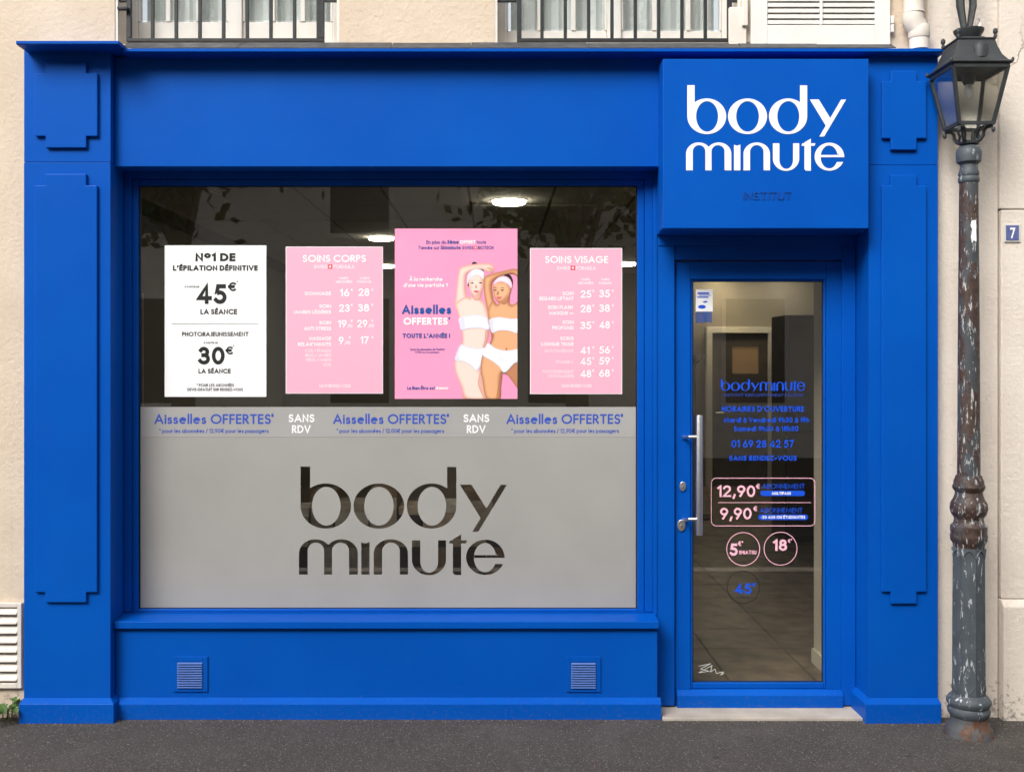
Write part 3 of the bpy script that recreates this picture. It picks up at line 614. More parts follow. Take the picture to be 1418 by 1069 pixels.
# frosted film with the logo cut out, banner strip above it
fy = GY-.0010
cut = logo_px(BODY+MINUTE, 414, 702, 646, 796)
v, f = union([poly_px(rect_px(gx0-1, gx1+1, 605.5, gy1+1), fy)] + [poly_px(p, fy) for p in cut], keep=lambda s_: list(s_) == [0])
film = flat_obj([(a, fy, b) for a, b in v], f, 'frosted_film', M['frost'], wf, thick=.0006)
tag(film, 'frosted film with clear cut-out letters body minute')
ban = flat_px([rect_px(gx0-1, gx1+1, 563.5, 605.2)], fy, 'banner_film', M['frost2'], wf, thick=.0006)
by = fy-.0014
for (a, b, c, d, pr) in ((213.5, 375, 220.5, 372, '12.90'), (461, 618, 466, 615, '12.00'), (701, 859, 708, 857, '12,90')):
    text('Aisselles OFFERTES', a, b, 587, 13.6, by, M['film_blue'], wf, .15)
    text('*', b+.5, b+4, 587, 14, by, M['film_blue'], wf, .12)
    text('* pour les abonnées / %s€ pour les passagers' % pr, c, d, 599.5, 6, by, M['film_blue'], wf, .14)
for a in (399.4, 641.6):
    text('SANS', a, a+36, 584.5, 11, by, M['inkw'], wf, .17); text('RDV', a+4.8, a+31, 599.7, 11, by, M['inkw'], wf, .17)

# ---- door: fixed frame, leaf, pane, handle, lettering
dfz = zd0+.05
df = MB().box(PX(1166.5, YR), xr+.0, YR, .30, .02, dfz).box(PX(934, YR)+.001, PX(1166.5, YR)-.001, YR, .30, PZ(360, YR), dfz).build('door_frame', B, shopf, bevel=.003)
MB().box(PX(905, YR)+.022, xr-.001, YR-.012, YR-.0065, PZ(340.5, YR), dfz-.01).build('transom_board', B, df, bevel=.002)
DY = .197
lx0, lx1, lz0, lz1 = PX(934.8, DY), PX(1166, DY), PZ(986.5, DY), PZ(362.2, DY)
PY = DY+.022
px0, px1, pz0, pz1 = PX(958.5, PY), PX(1139.5, PY), PZ(944, PY), PZ(389.5, PY)
door = frame((lx0, lx1, lz0, lz1), (px0-.012, px1+.012, pz0-.03, pz1+.008), DY, DY+.06).build('door', B, shopf, bevel=.003)
tag(door, 'blue door leaf with tall glass pane and steel pull bar')
frame((px0-.0115, px1+.0115, pz0-.0295, pz1+.0075), (px0, px1, pz0, pz1), DY+.008, DY+.05).build('glazing_bead', B, door, bevel=.005)
MB().box(px0-.008, px1+.008, PY, PY+.008, pz0-.008, pz1+.008).build('pane', M['doorglass'], door)
frame((px0-.001, px1+.001, pz0-.001, pz1+.001), (px0+.005, px1-.004, pz0+.004, pz1-.004), PY-.003, PY-.0005).build('seal', M['dark'], door)
kz0, kz1 = PZ(987, DY-.03), PZ(963, DY-.03)
MB().prof_x([(DY-.03, kz0), (DY-.0005, kz0), (DY-.0005, kz1+.022), (DY-.006, kz1+.022), (DY-.03, kz1)], PX(938, DY-.03), PX(1168, DY-.03)).build('weatherboard', B, door, bevel=.003)
MB().box(PX(917, .03), PX(1196, .03), .012, .32, -.02, .012).build('threshold', M['stone'], shopf, bevel=.004)
MB().box(PX(940, .2), PX(1166, .2), .20, .31, .0125, .028).build('threshold_bar', M['dark'], shopf)
hb = DY-.062
MB().lathe([(.0158, PZ(741, hb)), (.0167, PZ(740, hb)), (.0167, PZ(576, hb)), (.0158, PZ(575, hb))], (PX(968.5, hb), hb), 20).build('handle_bar', M['steel'], door, smooth=True)
for yy in (605, 719):
    c = Vector((PX(968.5, hb), hb, PZ(yy, hb))); e = Vector((PX(946, DY), DY+.002, PZ(yy, DY)))
    MB().tube([c, c+Vector((-.05, .004, 0)), e+Vector((.012, -.03, 0)), e], .0085, 10).build('handle_post', M['steel'], door, smooth=True)
    MB().tube([e+Vector((0, -.006, 0)), e+Vector((0, -.001, 0))], .016, 14).build('handle_rose', B, door)
def escutcheon(cx, cy, rx, ry):
    Ye = DY-.009; n = 20
    pts = [(PX(cx+rx*math.cos(2*math.pi*i/n), Ye), PZ(cy-ry*math.sin(2*math.pi*i/n), Ye)) for i in range(n)]
    e = MB().prism_xz(list(reversed(pts)), Ye, DY-.0005).build('lock', M['steel'], door, bevel=.003)
    MB().tube([(PX(cx+.4, Ye), Ye-.004, PZ(cy+1, Ye)), (PX(cx+.4, Ye), Ye-.0003, PZ(cy+1, Ye))], .0075, 12).build('lock_cylinder', M['steel'], door)
    MB().box(PX(cx+.4, Ye)-.0011, PX(cx+.4, Ye)+.0011, Ye-.0048, Ye-.0042, PZ(cy+1, Ye)-.005, PZ(cy+1, Ye)+.004).build('keyhole', M['dark'], door)
escutcheon(945.5, 673.5, 4.6, 6.8); escutcheon(943.6, 727.5, 5.8, 8.2)
ly = PY-.0035
VB, VP = M['vinyl_blue'], M['vinyl_pink']
flat_px(logo_px(BODY, 998, 1051.5, 525, 542, (70, 1368), (82, 500)), ly, 'lettering', VB, door)
flat_px(logo_px(MINUTE, 1052, 1115, 527, 541.3, (60, 1353), (517, 778)), ly, 'lettering', VB, door)
text('INSTITUT EXCLUSIVEMENT FÉMININ', 1001.6, 1112, 549, 4, ly, M['film_blue'], door, .12, .35)
text("HORAIRES D'OUVERTURE", 999.2, 1113.5, 570, 7.6, ly, VB, door, .18)
text('Mardi à Vendredi 9h30 à 19h', 1002, 1120.3, 585, 7.2, ly, VB, door, .17)
text('Samedi 9h30 à 18h30', 1016.2, 1105.7, 597, 7.2, ly, VB, door, .17)
text('01 69 28 42 57', 1012.7, 1099.8, 619.7, 10.6, ly, VB, door, .17)
text('SANS RENDEZ-VOUS', 1009.5, 1103.3, 637.7, 7, ly, VB, door, .2)
def outline_px(pts, w):
    out = ribbon(list(pts)+['c'], w); return [[(p.x, p.y) for p in q] for q in out]
flat_px(outline_px(rrect_pts(985, 1128.5, 662, 728, 7), .9), ly, 'price_box', VP, door)
flat_px([rect_px(994.4, 1122.8, 695.4, 696.1)], ly, 'rule', VP, door)
text('12,90', 992.7, 1045.9, 688, 16, ly, VP, door, .15); text('€', 1047, 1052.4, 676.8, 7, ly, VP, door, .15)
text('9,90', 997, 1040.8, 719, 16, ly, VP, door, .15); text('€', 1043.2, 1048.8, 707.6, 7, ly, VP, door, .15)
text('ABONNEMENT', 1055, 1114.4, 676.6, 7, ly, VB, door, .11); text('ABONNEMENT', 1052, 1111.4, 710, 7, ly, VB, door, .11)
flat_px([rrect_pts(1053, 1114.7, 679.2, 686.7, 3.6)], ly, 'price_tab', VB, door); flat_px([rrect_pts(1050, 1118.9, 712.3, 719.8, 3.6)], ly, 'price_tab', VB, door)
text('MULTIPASS', 1068.7, 1095.3, 685, 4.1, ly-.001, M['inkw'], door, .2); text('-20 ANS OU ÉTUDIANTES', 1053.5, 1115, 718, 4.1, ly-.001, M['inkw'], door, .19)
flat_px(ring_px(1029.2, 760, 22.8, .9), ly, 'price_ring', VP, door); flat_px(ring_px(1080.9, 759.5, 22.8, .9), ly, 'price_ring', VP, door)
text('5', 1010, 1021.5, 769.3, 17, ly, VP, door, .18); text('€*', 1022, 1029.3, 756, 7, ly, VP, door, .16); text('SHIATSU', 1023.2, 1047.5, 767.3, 5.4, ly, VP, door, .18)
text('18', 1069.8, 1090, 762.4, 15.6, ly, VP, door, .18); text('€*', 1091, 1096.8, 751.6, 5.6, ly, VP, door, .15)
flat_px(ring_px(1029.4, 813, 22.3, .8), ly, 'price_ring', M['vinyl_dark'], door)
text('45', 1016.5, 1040.8, 822.5, 15, ly, VB, door, .18); text('€*', 1041.5, 1047.8, 812.5, 5.6, ly, VB, door, .18)
text('LA SÉANCE', 1021, 1036.7, 828.6, 3.2, ly, M['vinyl_dark'], door, .15)
# scratched scribble low on the pane
scr = [(968, 922), (984, 918.5), (970, 926), (982, 929), (968, 931), (986, 921), (984, 930), (990, 926), (992, 932), (1002, 930), (998, 934), (1003, 932)]
flat_px([[(p.x, p.y) for p in q] for k in range(len(scr)-1) for q in ribbon([scr[k], scr[k+1]], .8)], ly, 'scribble', plain('scratched glass', (.55, .56, .53, 1), .7), door)
card = MB().pbox(963.6, 987, 401, 431.5, ly-.0006, ly+.0002).build('notice_card', M['paper'], door)
flat_px([rect_px(966, 982, 405, 407.5), rect_px(968, 984, 408.5, 409.6), rect_px(965.5, 981, 410.8, 412.6), [(973, 418), (978, 416.5), (980, 418.5), (975, 419.5)], E_(972, 425, 5.4, 2.6, 0, 360, 16)[:-1]], ly-.0012, 'card_print', M['vinyl_blue'], door)
tabm = frosted('translucent blue vinyl', (.01, .10, .45), .3, .35)
flat_px([[(963.6, 431.8), (985.8, 431.8), (985.8, 447), (979, 446), (963.6, 447.8)]], ly, 'card_tab', tabm, door)

# ---- the projecting sign box
sg = thing('shop_sign', (PX(1060), 0, PZ(309)), 'square blue sign box with raised white letters body minute above the door', 'sign')
YS = -.09
MB().box(PX(918, YS), PX(1203, YS), YS, YF-.002, PZ(316.5, YS), PZ(82, YS)).build('box', B, sg, bevel=.003)
flat_px(logo_px(BODY+MINUTE, 950, 1171.5, 118.5, 236.8), YS-.0005, 'lettering', M['signwhite'], sg, thick=.0012)
V, Fc = text_mesh('INSTITUT', .09, .16); put_flat(V, Fc, 1029, 1095.5, 277, 10.6, YS-.0005, 'lettering', M['institut'], sg, thick=.004)
# ---- blue ventilation grilles in the stall riser
def grille(x0, x1, y0, y1, gx0, gx1, gy0, gy1, label):
    g = thing('ventilation_grille', (PX((x0+x1)/2, .06), .06, PZ(y1, .06)), label, 'vent', 'ventilation grilles in the blue panel below the window')
    Yg = .053
    frame((PX(x0, Yg), PX(x1, Yg), PZ(y1, Yg), PZ(y0, Yg)), (PX(gx0, Yg), PX(gx1, Yg), PZ(gy1, Yg), PZ(gy0, Yg)), Yg, .0595).build('frame', B, g, bevel=.0015)
    MB().box(PX(gx0, Yg)+.0005, PX(gx1, Yg)-.0005, .0575, .0594, PZ(gy1, Yg)+.0005, PZ(gy0, Yg)-.0005).build('backing', B, g)
    n = 11; za, zb = PZ(gy1, Yg), PZ(gy0, Yg); st = (zb-za)/n
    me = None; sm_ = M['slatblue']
    for i in range(n):
        z = za+i*st
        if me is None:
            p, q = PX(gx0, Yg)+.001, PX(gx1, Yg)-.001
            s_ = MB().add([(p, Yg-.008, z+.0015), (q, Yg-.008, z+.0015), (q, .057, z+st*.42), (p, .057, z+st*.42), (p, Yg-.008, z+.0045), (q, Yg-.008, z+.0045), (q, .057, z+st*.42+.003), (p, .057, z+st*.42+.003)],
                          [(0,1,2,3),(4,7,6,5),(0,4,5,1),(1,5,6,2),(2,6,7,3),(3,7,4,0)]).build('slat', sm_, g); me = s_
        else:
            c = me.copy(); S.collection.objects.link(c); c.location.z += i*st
    for sx in (x0+2.5, x1-2.5):
        for sz in (y0+2.5, y1-2.5):
            MB().tube([(PX(sx, Yg), Yg-.0015, PZ(sz, Yg)), (PX(sx, Yg), Yg-.0002, PZ(sz, Yg))], .0028, 8).build('screw', B, g)
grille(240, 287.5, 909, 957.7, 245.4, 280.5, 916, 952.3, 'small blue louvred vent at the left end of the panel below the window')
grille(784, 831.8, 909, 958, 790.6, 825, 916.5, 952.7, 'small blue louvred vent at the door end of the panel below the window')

# ================================================================== POSTERS ON THE GLASS
QY = GY-.004
def poster(name, x0, x1, y0, y1, mat, label, border=0, cat='poster'):
    p = thing(name, (PX((x0+x1)/2, QY), QY, PZ(y1, QY)), label, cat, 'posters stuck on the shop window')
    if border:
        MB().pbox(x0, x1, y0, y1, QY-.0004, GY-.0008).build('sheet', M['paper'], p)
        flat_px([rect_px(x0+border, x1-border, y0+border, y1-border)], QY-.0010, 'printed_field', mat, p)
    else: MB().pbox(x0, x1, y0, y1, QY-.0004, GY-.0008).build('sheet', mat, p)
    return p
TY = QY-.0018
def tx(p, mat, rows, w=.15):
    for r in rows:
        text(r[0], r[1], r[2], r[3], r[4], TY, mat, p, r[5] if len(r) > 5 else w)
p1 = poster('price_poster', 228, 368.7, 340, 549.5, M['paper'], 'white poster with black prices 45 and 30 euros, leftmost on the window')
tx(p1, M['ink'], [('N°1 DE', 270.6, 326, 362, 11.3, .22), ("L'ÉPILATION DÉFINITIVE", 239.5, 356.8, 375, 7.4, .22), ('À PARTIR DE', 255.2, 276, 398.6, 2.6, .14),
    ('45', 270.9, 313.6, 421, 27.4, .185), ('€', 315.7, 327.2, 403.3, 12.4, .17), ('*', 327.3, 329.8, 393.5, 4, .12), ('LA SÉANCE', 277.5, 328.3, 435.3, 7.2, .19),
    ('PHOTORAJEUNISSEMENT', 252, 344, 465.7, 6, .17), ('À PARTIR DE', 281.7, 301.6, 476, 2.6, .14), ('30', 273.5, 311, 504.8, 24.6, .185), ('€', 312.3, 322.8, 490.8, 11, .17),
    ('*', 322.4, 324.6, 482, 4, .12), ('LA SÉANCE', 274.8, 319.4, 517, 6.3, .19), ('* POUR LES ABONNÉES', 272.2, 324, 535.4, 4, .15), ('DEVIS GRATUIT SUR RENDEZ-VOUS', 259.4, 336.4, 541.3, 4, .15)])
flat_px([rect_px(237.9, 358.1, 448, 448.9)], TY, 'rule', M['inkg'], p1)
def swiss(p, x0, x1, y0, y1):
    flat_px([rect_px(x0, x1, y0, y1)], TY, 'red_square', M['red'], p); w = x1-x0; cx, cy = (x0+x1)/2, (y0+y1)/2
    flat_px([rect_px(cx-w*.32, cx+w*.32, cy-w*.1, cy+w*.1), rect_px(cx-w*.1, cx+w*.1, cy-w*.32, cy+w*.32)], TY-.0006, 'white_cross', M['inkw'], p)
p2 = poster('price_poster', 395.7, 530.3, 341.8, 545, M['pink'], 'pink price poster headed SOINS CORPS beside the white poster', .9)
tx(p2, M['inkw'], [('SOINS CORPS', 419, 506.7, 363, 9.8, .15), ('SWISS', 434.6, 453, 372, 5, .12), ('FORMULA', 461.9, 491, 372, 5, .12), ('TARIFS', 469, 482, 387, 3.2), ('ABONNÉES', 464.8, 488, 392, 3.4),
    ('TARIFS', 497.8, 511.4, 387, 3.2), ('PASSAGE', 495, 514, 392, 3.4), ('GOMMAGE', 421.8, 458.5, 409, 5, .17), ('16', 470.3, 483.9, 410.6, 10.4), ('€', 485.7, 488.6, 403.3, 3.6), ('28', 495.7, 511.5, 410, 10.4), ('€', 514.4, 517.2, 403, 3.6),
    ('SOIN', 442, 458.5, 426.6, 5, .17), ('JAMBES LÉGÈRES', 406.6, 458.5, 434.7, 5, .17), ('23', 468.7, 484.4, 432, 10.4), ('€', 485.7, 488.6, 424.4, 3.6), ('38', 495.3, 511.3, 431.6, 10.4), ('€', 514.4, 517.2, 424, 3.6),
    ('SOIN', 442, 458.5, 449.4, 5, .17), ('ANTI STRESS', 421, 458.5, 457.5, 5, .17), ('19', 467.8, 480, 453.6, 10.4), (',90', 480.3, 488, 453.8, 4.8), ('€', 485.7, 488.6, 446, 3.6), ('29', 494, 508.8, 453.4, 10.4), (',90', 509.2, 517.8, 453.6, 4.8), ('€', 514.6, 517.4, 446, 3.6),
    ('MASSAGE', 428, 458.5, 471.2, 5, .17), ("RELAX'MINUTE", 412.6, 458.5, 479.3, 5, .17), ('9', 469, 476, 476.7, 10.4), (',90', 476.4, 485, 477, 4.8), ('€', 483, 485.8, 469, 3.6), ('17', 499, 511, 476.2, 10.4), ('€', 514.6, 517.4, 469, 3.6),
    ('COU / ÉPAULES', 422.3, 458.5, 487.7, 4.2, .1), ('BRAS / JAMBES', 423, 458.5, 494, 4.2, .1), ('PIEDS / MAINS', 424, 458.5, 500.3, 4.2, .1), ('DOS', 448, 458.5, 506.8, 4.2, .1), ('SANS RENDEZ-VOUS', 442, 485.5, 536.4, 4.2, .13)])
swiss(p2, 454.3, 460.1, 366.5, 372.2)
p4 = poster('price_poster', 734, 861.5, 343.8, 545.7, M['pink'], 'pink price poster headed SOINS VISAGE, rightmost on the window', .9)
rows = [('SOINS VISAGE', 754.8, 842.3, 364.5, 9.8, .15), ('SWISS', 771.6, 789.4, 374, 5, .12), ('FORMULA', 797.8, 825, 374, 5, .12), ('TARIFS', 804.3, 817, 388.8, 3.2), ('ABONNÉES', 799.9, 822, 393.8, 3.4), ('TARIFS', 832, 844, 388.8, 3.2), ('PASSAGE', 829.5, 847, 393.8, 3.4)]
for t, x, b, w in (('SOIN', 778.9, 409, .17), ('REGARD LIFTANT', 747, 416, .17), ('SOIN FLASH', 758.7, 428.1, .17), ('MASQUE ++', 760.5, 436.2, .17), ('SOIN', 778.9, 448.8, .17), ('PROFOND', 764.7, 456.5, .17), ('SOINS', 775.7, 471.2, .17), ('LONGUE TENUE', 749.5, 479, .17),
                   ('ANTI-COMÉDONS', 754, 488, .1), ('VITAMINE C', 768.7, 503.3, .1), ('PATCH ÉNERGISANT', 751.6, 516.7, .1), ('DU COLLAGÈNE', 759.8, 522.7, .1)):
    rows.append((t, x, 793 if t == 'SOIN FLASH' else 794.4, b, 5 if w > .12 else 4.2, w))
for a, b, y in (('25', '35', 412.6), ('28', '38', 432.8), ('35', '48', 455.9), ('41', '56', 490.5), ('45', '59', 505.6), ('48', '68', 522.7)):
    rows += [(a, 803.3, 818.8 if a != '41' else 816.5, y, 10.4), ('€', 820.2, 823, y-7.6, 3.6), (b, 829.5, 844.6, y-.7, 10.4), ('€', 847.3, 850, y-8, 3.6)]
rows.append(('SANS RENDEZ-VOUS', 777.8, 819, 536.3, 4.2, .13))
tx(p4, M['inkw'], rows); swiss(p4, 790.4, 796.3, 368.2, 374)
p3 = poster('advertising_poster', 546.7, 716.5, 316.8, 552.3, M['pink2'], 'large rose poster with two women in white bandeaux, arms raised')
tx(p3, M['navy'], [('En plus du', 590.3, 617.8, 338, 5.2), ('3ème', 619, 635.3, 338, 5.6, .2), ('toute', 660, 673.3, 338, 5.2), ("l'année sur", 579.8, 608.6, 345.6, 5.2), ('Skinminute', 610, 638, 345.6, 5.4, .18), ('SWISS', 640, 655.8, 345.6, 4.8), ('BIOTECH', 661.8, 683.3, 345.6, 4.8),
    ('Aisselles', 556.2, 624.8, 435, 12.6, .2), ('*', 620.8, 623.4, 447.5, 8, .16), ("TOUTE L'ANNÉE !", 557.5, 623.3, 468.2, 6.4, .22), ("*pour les abonnées de l'institut", 567.5, 615.7, 485.4, 3.4, .15), ('12,90€ pour les passagers', 574.5, 608.6, 489.2, 3, .12), ('Le Bien-Être est', 563.8, 602, 539.7, 5, .2)])
tx(p3, M['inkw'], [('OFFERT', 637, 658.4, 338, 5, .2), ('À la recherche', 566.7, 612.8, 389.4, 5.6, .17), ("d'une vie parfaite ?", 558.8, 620.4, 397.8, 5.6, .17), ('OFFERTES', 558.8, 620, 450, 10, .2), ('Amour', 603.4, 621, 539.7, 5, .19)])
swiss(p3, 656.8, 660.8, 341.2, 345.2)
# the printed figures: flat ink shapes on the sheet
def cr(pts, k=5):
    n = len(pts); o = []
    for i in range(n):
        a, b, c, d = (Vector(pts[(i+j) % n]) for j in (-1, 0, 1, 2))
        for t in range(k):
            t /= k; o.append(tuple(.5*((2*b)+(c-a)*t+(2*a-5*b+4*c-d)*t*t+(3*b-a-3*c+d)*t**3)))
    return o
LAY = [0]
def shaded_print():
    m, n, l, b_ = new_mat('photo print'); at = N(n, 'ShaderNodeVertexColor'); at.layer_name = 'ink'
    l.new(at.outputs[0], b_.inputs['Base Color']); b_.inputs['Roughness'].default_value = .5; return m
PRINT = shaded_print()
def seg_d(p, a, b):
    ab = b-a; t = max(0, min(1, (p-a).dot(ab)/max(ab.length_squared, 1e-9))); return (p-a-ab*t).length
def ink(pts, mat, smooth=True, name='figure_print'):
    """printed shape; a colour pair prints a tone that darkens toward the contour, as in the photograph on the poster"""
    LAY[0] += 1; yy = TY-.00008*LAY[0]
    q = cr(pts) if smooth else pts
    P2 = lambda x, y: (min(600+x/4.857, 716.4), min(340+y/4.857, 552.2))
    if not isinstance(mat, tuple):
        v, f = union([poly_px([P2(*p) for p in q], TY)])
        return flat_obj([(a, yy, b) for a, b in v], f, name, mat, p3)
    base, dark, wid = mat
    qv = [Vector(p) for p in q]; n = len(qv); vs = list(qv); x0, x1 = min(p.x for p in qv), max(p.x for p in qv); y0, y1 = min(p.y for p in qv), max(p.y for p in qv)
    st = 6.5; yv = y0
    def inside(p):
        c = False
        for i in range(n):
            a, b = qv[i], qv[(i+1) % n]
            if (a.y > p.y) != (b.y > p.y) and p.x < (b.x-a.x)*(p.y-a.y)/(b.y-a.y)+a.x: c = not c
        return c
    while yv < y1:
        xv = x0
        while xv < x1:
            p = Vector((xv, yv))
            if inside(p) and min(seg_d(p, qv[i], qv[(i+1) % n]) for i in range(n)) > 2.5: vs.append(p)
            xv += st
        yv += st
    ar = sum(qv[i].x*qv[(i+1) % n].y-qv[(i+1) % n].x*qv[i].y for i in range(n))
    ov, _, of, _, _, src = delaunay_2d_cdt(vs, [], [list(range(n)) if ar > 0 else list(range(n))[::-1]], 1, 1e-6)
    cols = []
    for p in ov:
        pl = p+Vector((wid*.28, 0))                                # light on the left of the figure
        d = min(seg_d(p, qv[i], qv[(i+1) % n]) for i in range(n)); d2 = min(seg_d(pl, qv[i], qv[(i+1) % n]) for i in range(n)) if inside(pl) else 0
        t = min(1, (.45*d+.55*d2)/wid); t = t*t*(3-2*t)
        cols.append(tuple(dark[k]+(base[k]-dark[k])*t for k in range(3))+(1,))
    vv = [(PX(P2(*p)[0], TY), yy, PZ(P2(*p)[1], TY)) for p in ov]
    fs = [list(f)[::-1] for f, s_ in zip(of, src) if len(s_)]
    me = bpy.data.meshes.new(name); me.from_pydata(vv, [], fs); me.materials.append(PRINT)
    ca = me.color_attributes.new('ink', 'FLOAT_COLOR', 'POINT')
    for i, c in enumerate(cols): ca.data[i].color = c
    bm = bmesh.new(); bm.from_mesh(me)
    for f in bm.faces:
        f.normal_update()
        if f.normal.y > 0: f.normal_flip()
    bm.to_mesh(me); bm.free()
    return finish(name, me, p3)
def tone(c, d, w): return (lin(*c), lin(*d), w)
def pm(c): return plain('print %d %d %d' % c, lin(*c), .5)
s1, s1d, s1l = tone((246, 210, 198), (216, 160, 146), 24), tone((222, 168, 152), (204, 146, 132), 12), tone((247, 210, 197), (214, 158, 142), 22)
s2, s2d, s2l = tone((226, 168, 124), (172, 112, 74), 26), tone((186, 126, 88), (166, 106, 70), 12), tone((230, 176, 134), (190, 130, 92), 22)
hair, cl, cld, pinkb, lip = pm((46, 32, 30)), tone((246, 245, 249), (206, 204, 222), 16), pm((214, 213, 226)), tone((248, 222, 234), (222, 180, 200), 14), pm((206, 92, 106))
# woman on the left
ink([(205, 1028), (215, 950), (260, 860), (330, 880), (350, 960), (345, 1028)], s1d)
ink([(262, 118), (285, 113), (330, 150), (338, 180), (300, 178), (262, 150)], hair)
ink([(238, 278), (230, 250), (237, 205), (262, 172), (300, 162), (336, 180), (343, 215), (338, 250), (290, 270)], hair)
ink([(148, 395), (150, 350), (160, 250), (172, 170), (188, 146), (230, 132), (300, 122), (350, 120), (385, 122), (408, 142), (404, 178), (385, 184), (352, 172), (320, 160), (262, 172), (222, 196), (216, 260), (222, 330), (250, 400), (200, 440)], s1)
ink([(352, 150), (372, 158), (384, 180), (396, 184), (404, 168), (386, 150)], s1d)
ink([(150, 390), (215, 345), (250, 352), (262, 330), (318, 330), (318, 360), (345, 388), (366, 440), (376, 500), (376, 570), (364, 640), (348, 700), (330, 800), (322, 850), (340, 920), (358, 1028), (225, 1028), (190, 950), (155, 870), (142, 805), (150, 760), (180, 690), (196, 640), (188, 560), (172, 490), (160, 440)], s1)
ink([(352, 570), (372, 572), (362, 640), (346, 690), (330, 690), (344, 640)], s1d)
ink([(320, 850), (300, 930), (340, 1028), (358, 1028), (340, 920)], s1d)
ink([(262, 320), (320, 300), (318, 350), (300, 372), (270, 362)], s1d)
ink([(238, 210), (285, 186), (332, 210), (338, 262), (325, 310), (290, 345), (262, 330), (244, 295)], s1l)
ink([(228, 225), (240, 185), (285, 158), (335, 172), (342, 205), (338, 228), (310, 205), (270, 205), (240, 235), (230, 262)], cl)
ink([(228, 250), (236, 205), (252, 180), (258, 184), (240, 235), (231, 262)], cld)
for x, y in ((262, 254), (318, 252)):
    ink([(x-12, y), (x, y-5), (x+11, y), (x, y+4)], hair); ink([(x-15, y-11), (x, y-17), (x+13, y-11), (x, y-14)], s1d)
ink([(286, 262), (296, 284), (284, 288), (281, 280)], s1d)
ink([(270, 308), (284, 303), (292, 305), (308, 306), (292, 320)], lip)
for x, y in ((256, 282), (322, 280)): ink([(x-10, y), (x, y-9), (x+9, y), (x, y+9)], pm((245, 186, 180)))
ink([(172, 490), (220, 474), (290, 466), (345, 478), (362, 482), (372, 520), (380, 545), (370, 568), (320, 556), (240, 560), (188, 568), (176, 530)], cl)
ink([(172, 492), (200, 480), (214, 520), (212, 562), (188, 568), (178, 530)], cld)
ink([(186, 668), (240, 684), (310, 692), (352, 688), (338, 740), (322, 800), (300, 838), (288, 842), (250, 806), (200, 780), (148, 770), (160, 715)], cl)
ink([(186, 668), (196, 672), (172, 720), (172, 775), (148, 770), (160, 715)], cld)
for k in range(4): ink([(200, 700+k*14), (270, 712+k*13), (336, 706+k*14), (270, 716+k*13)], cld)
# woman on the right
ink([(455, 850), (500, 870), (566, 958), (600, 958), (600, 800), (520, 800)], s2d)
ink([(478, 198), (505, 190), (528, 215), (534, 252), (520, 300), (505, 330), (480, 300), (470, 230)], hair)
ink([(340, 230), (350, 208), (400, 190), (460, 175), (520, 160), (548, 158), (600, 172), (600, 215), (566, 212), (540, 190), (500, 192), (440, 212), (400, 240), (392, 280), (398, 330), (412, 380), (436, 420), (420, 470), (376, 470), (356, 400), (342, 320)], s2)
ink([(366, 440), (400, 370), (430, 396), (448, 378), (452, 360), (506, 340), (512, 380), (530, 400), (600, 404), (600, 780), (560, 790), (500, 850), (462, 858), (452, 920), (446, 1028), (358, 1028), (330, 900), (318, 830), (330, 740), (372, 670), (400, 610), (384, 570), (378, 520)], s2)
ink([(384, 575), (404, 590), (398, 640), (380, 680), (366, 680), (390, 630)], s2d)
ink([(462, 858), (440, 930), (424, 1028), (446, 1028), (455, 930)], s2d)
ink([(452, 360), (508, 330), (506, 370), (480, 398), (456, 388)], s2d)
ink([(488, 690), (497, 690), (496, 704), (489, 704)], s2d)
ink([(402, 270), (430, 240), (490, 245), (520, 285), (512, 330), (480, 366), (446, 380), (420, 362), (406, 330)], s2l)
ink([(408, 268), (412, 240), (440, 214), (480, 206), (515, 226), (530, 262), (524, 290), (500, 262), (460, 246), (430, 250)], pinkb)
for x, y in ((416, 302), (464, 302)):
    ink([(x-11, y), (x, y-5), (x+12, y), (x, y+4)], hair); ink([(x-12, y-12), (x, y-19), (x+15, y-12), (x, y-15)], hair)
ink([(436, 305), (440, 328), (428, 334), (426, 328)], s2d)
ink([(424, 350), (436, 345), (444, 346), (462, 346), (444, 361)], lip)
ink([(378, 520), (382, 496), (440, 482), (520, 492), (600, 498), (600, 588), (566, 592), (500, 574), (440, 574), (394, 585)], cl)
ink([(378, 520), (384, 496), (404, 490), (404, 540), (410, 582), (394, 585)], cld)
ink([(368, 655), (420, 690), (490, 706), (560, 696), (600, 690), (600, 780), (550, 790), (500, 842), (470, 853), (440, 812), (390, 775), (330, 736), (348, 690)], cl)
for k in range(4): ink([(374, 684+k*15), (450, 722+k*15), (556, 716+k*14), (450, 728+k*15)], cld)

# ================================================================== THINGS ON THE STREET
lamp_dark = peeling('lamp dark paint', (.030, .034, .036), (.045, .035, .028), (.16, .16, .15), .62, .70, .78)
lamp_slate = peeling('lamp slate paint', (.060, .072, .083), (.10, .045, .025), (.46, .48, .50), .65, .69, .575)
lamp_shaft = peeling('lamp peeling shaft', (.050, .056, .062), (.068, .040, .032), (.42, .43, .43), .455, .50, .555)
lamp_foot = peeling('lamp rusty foot', (.065, .07, .075), (.13, .055, .025), (.40, .39, .37), .48, .56, .64)
lpY = -.17; LX = (1341.5-VX)*(D+lpY)/F
lamp = thing('street_lamp', (LX, lpY, 0), 'old cast iron lamp post with peeling paint and square glass lantern', 'street lamp')
lamp.empty_display_size = .2
def lz(y): return EYE-(y-VY)*(D+lpY)/F
def lr(p): return p*(D+lpY)/F
def prof(*a): return [(lr(r), z if z is not None else 0) for r, z in ((r, lz(y)) for r, y in a)]
c0 = (LX, lpY)
foot = [(lr(33), -.01), (lr(33), .006), (lr(31.5), .014), (lr(31), .028), (lr(29.5), .034), (lr(26.5), .05), (lr(24.5), lz(997)), (lr(24), lz(991))]
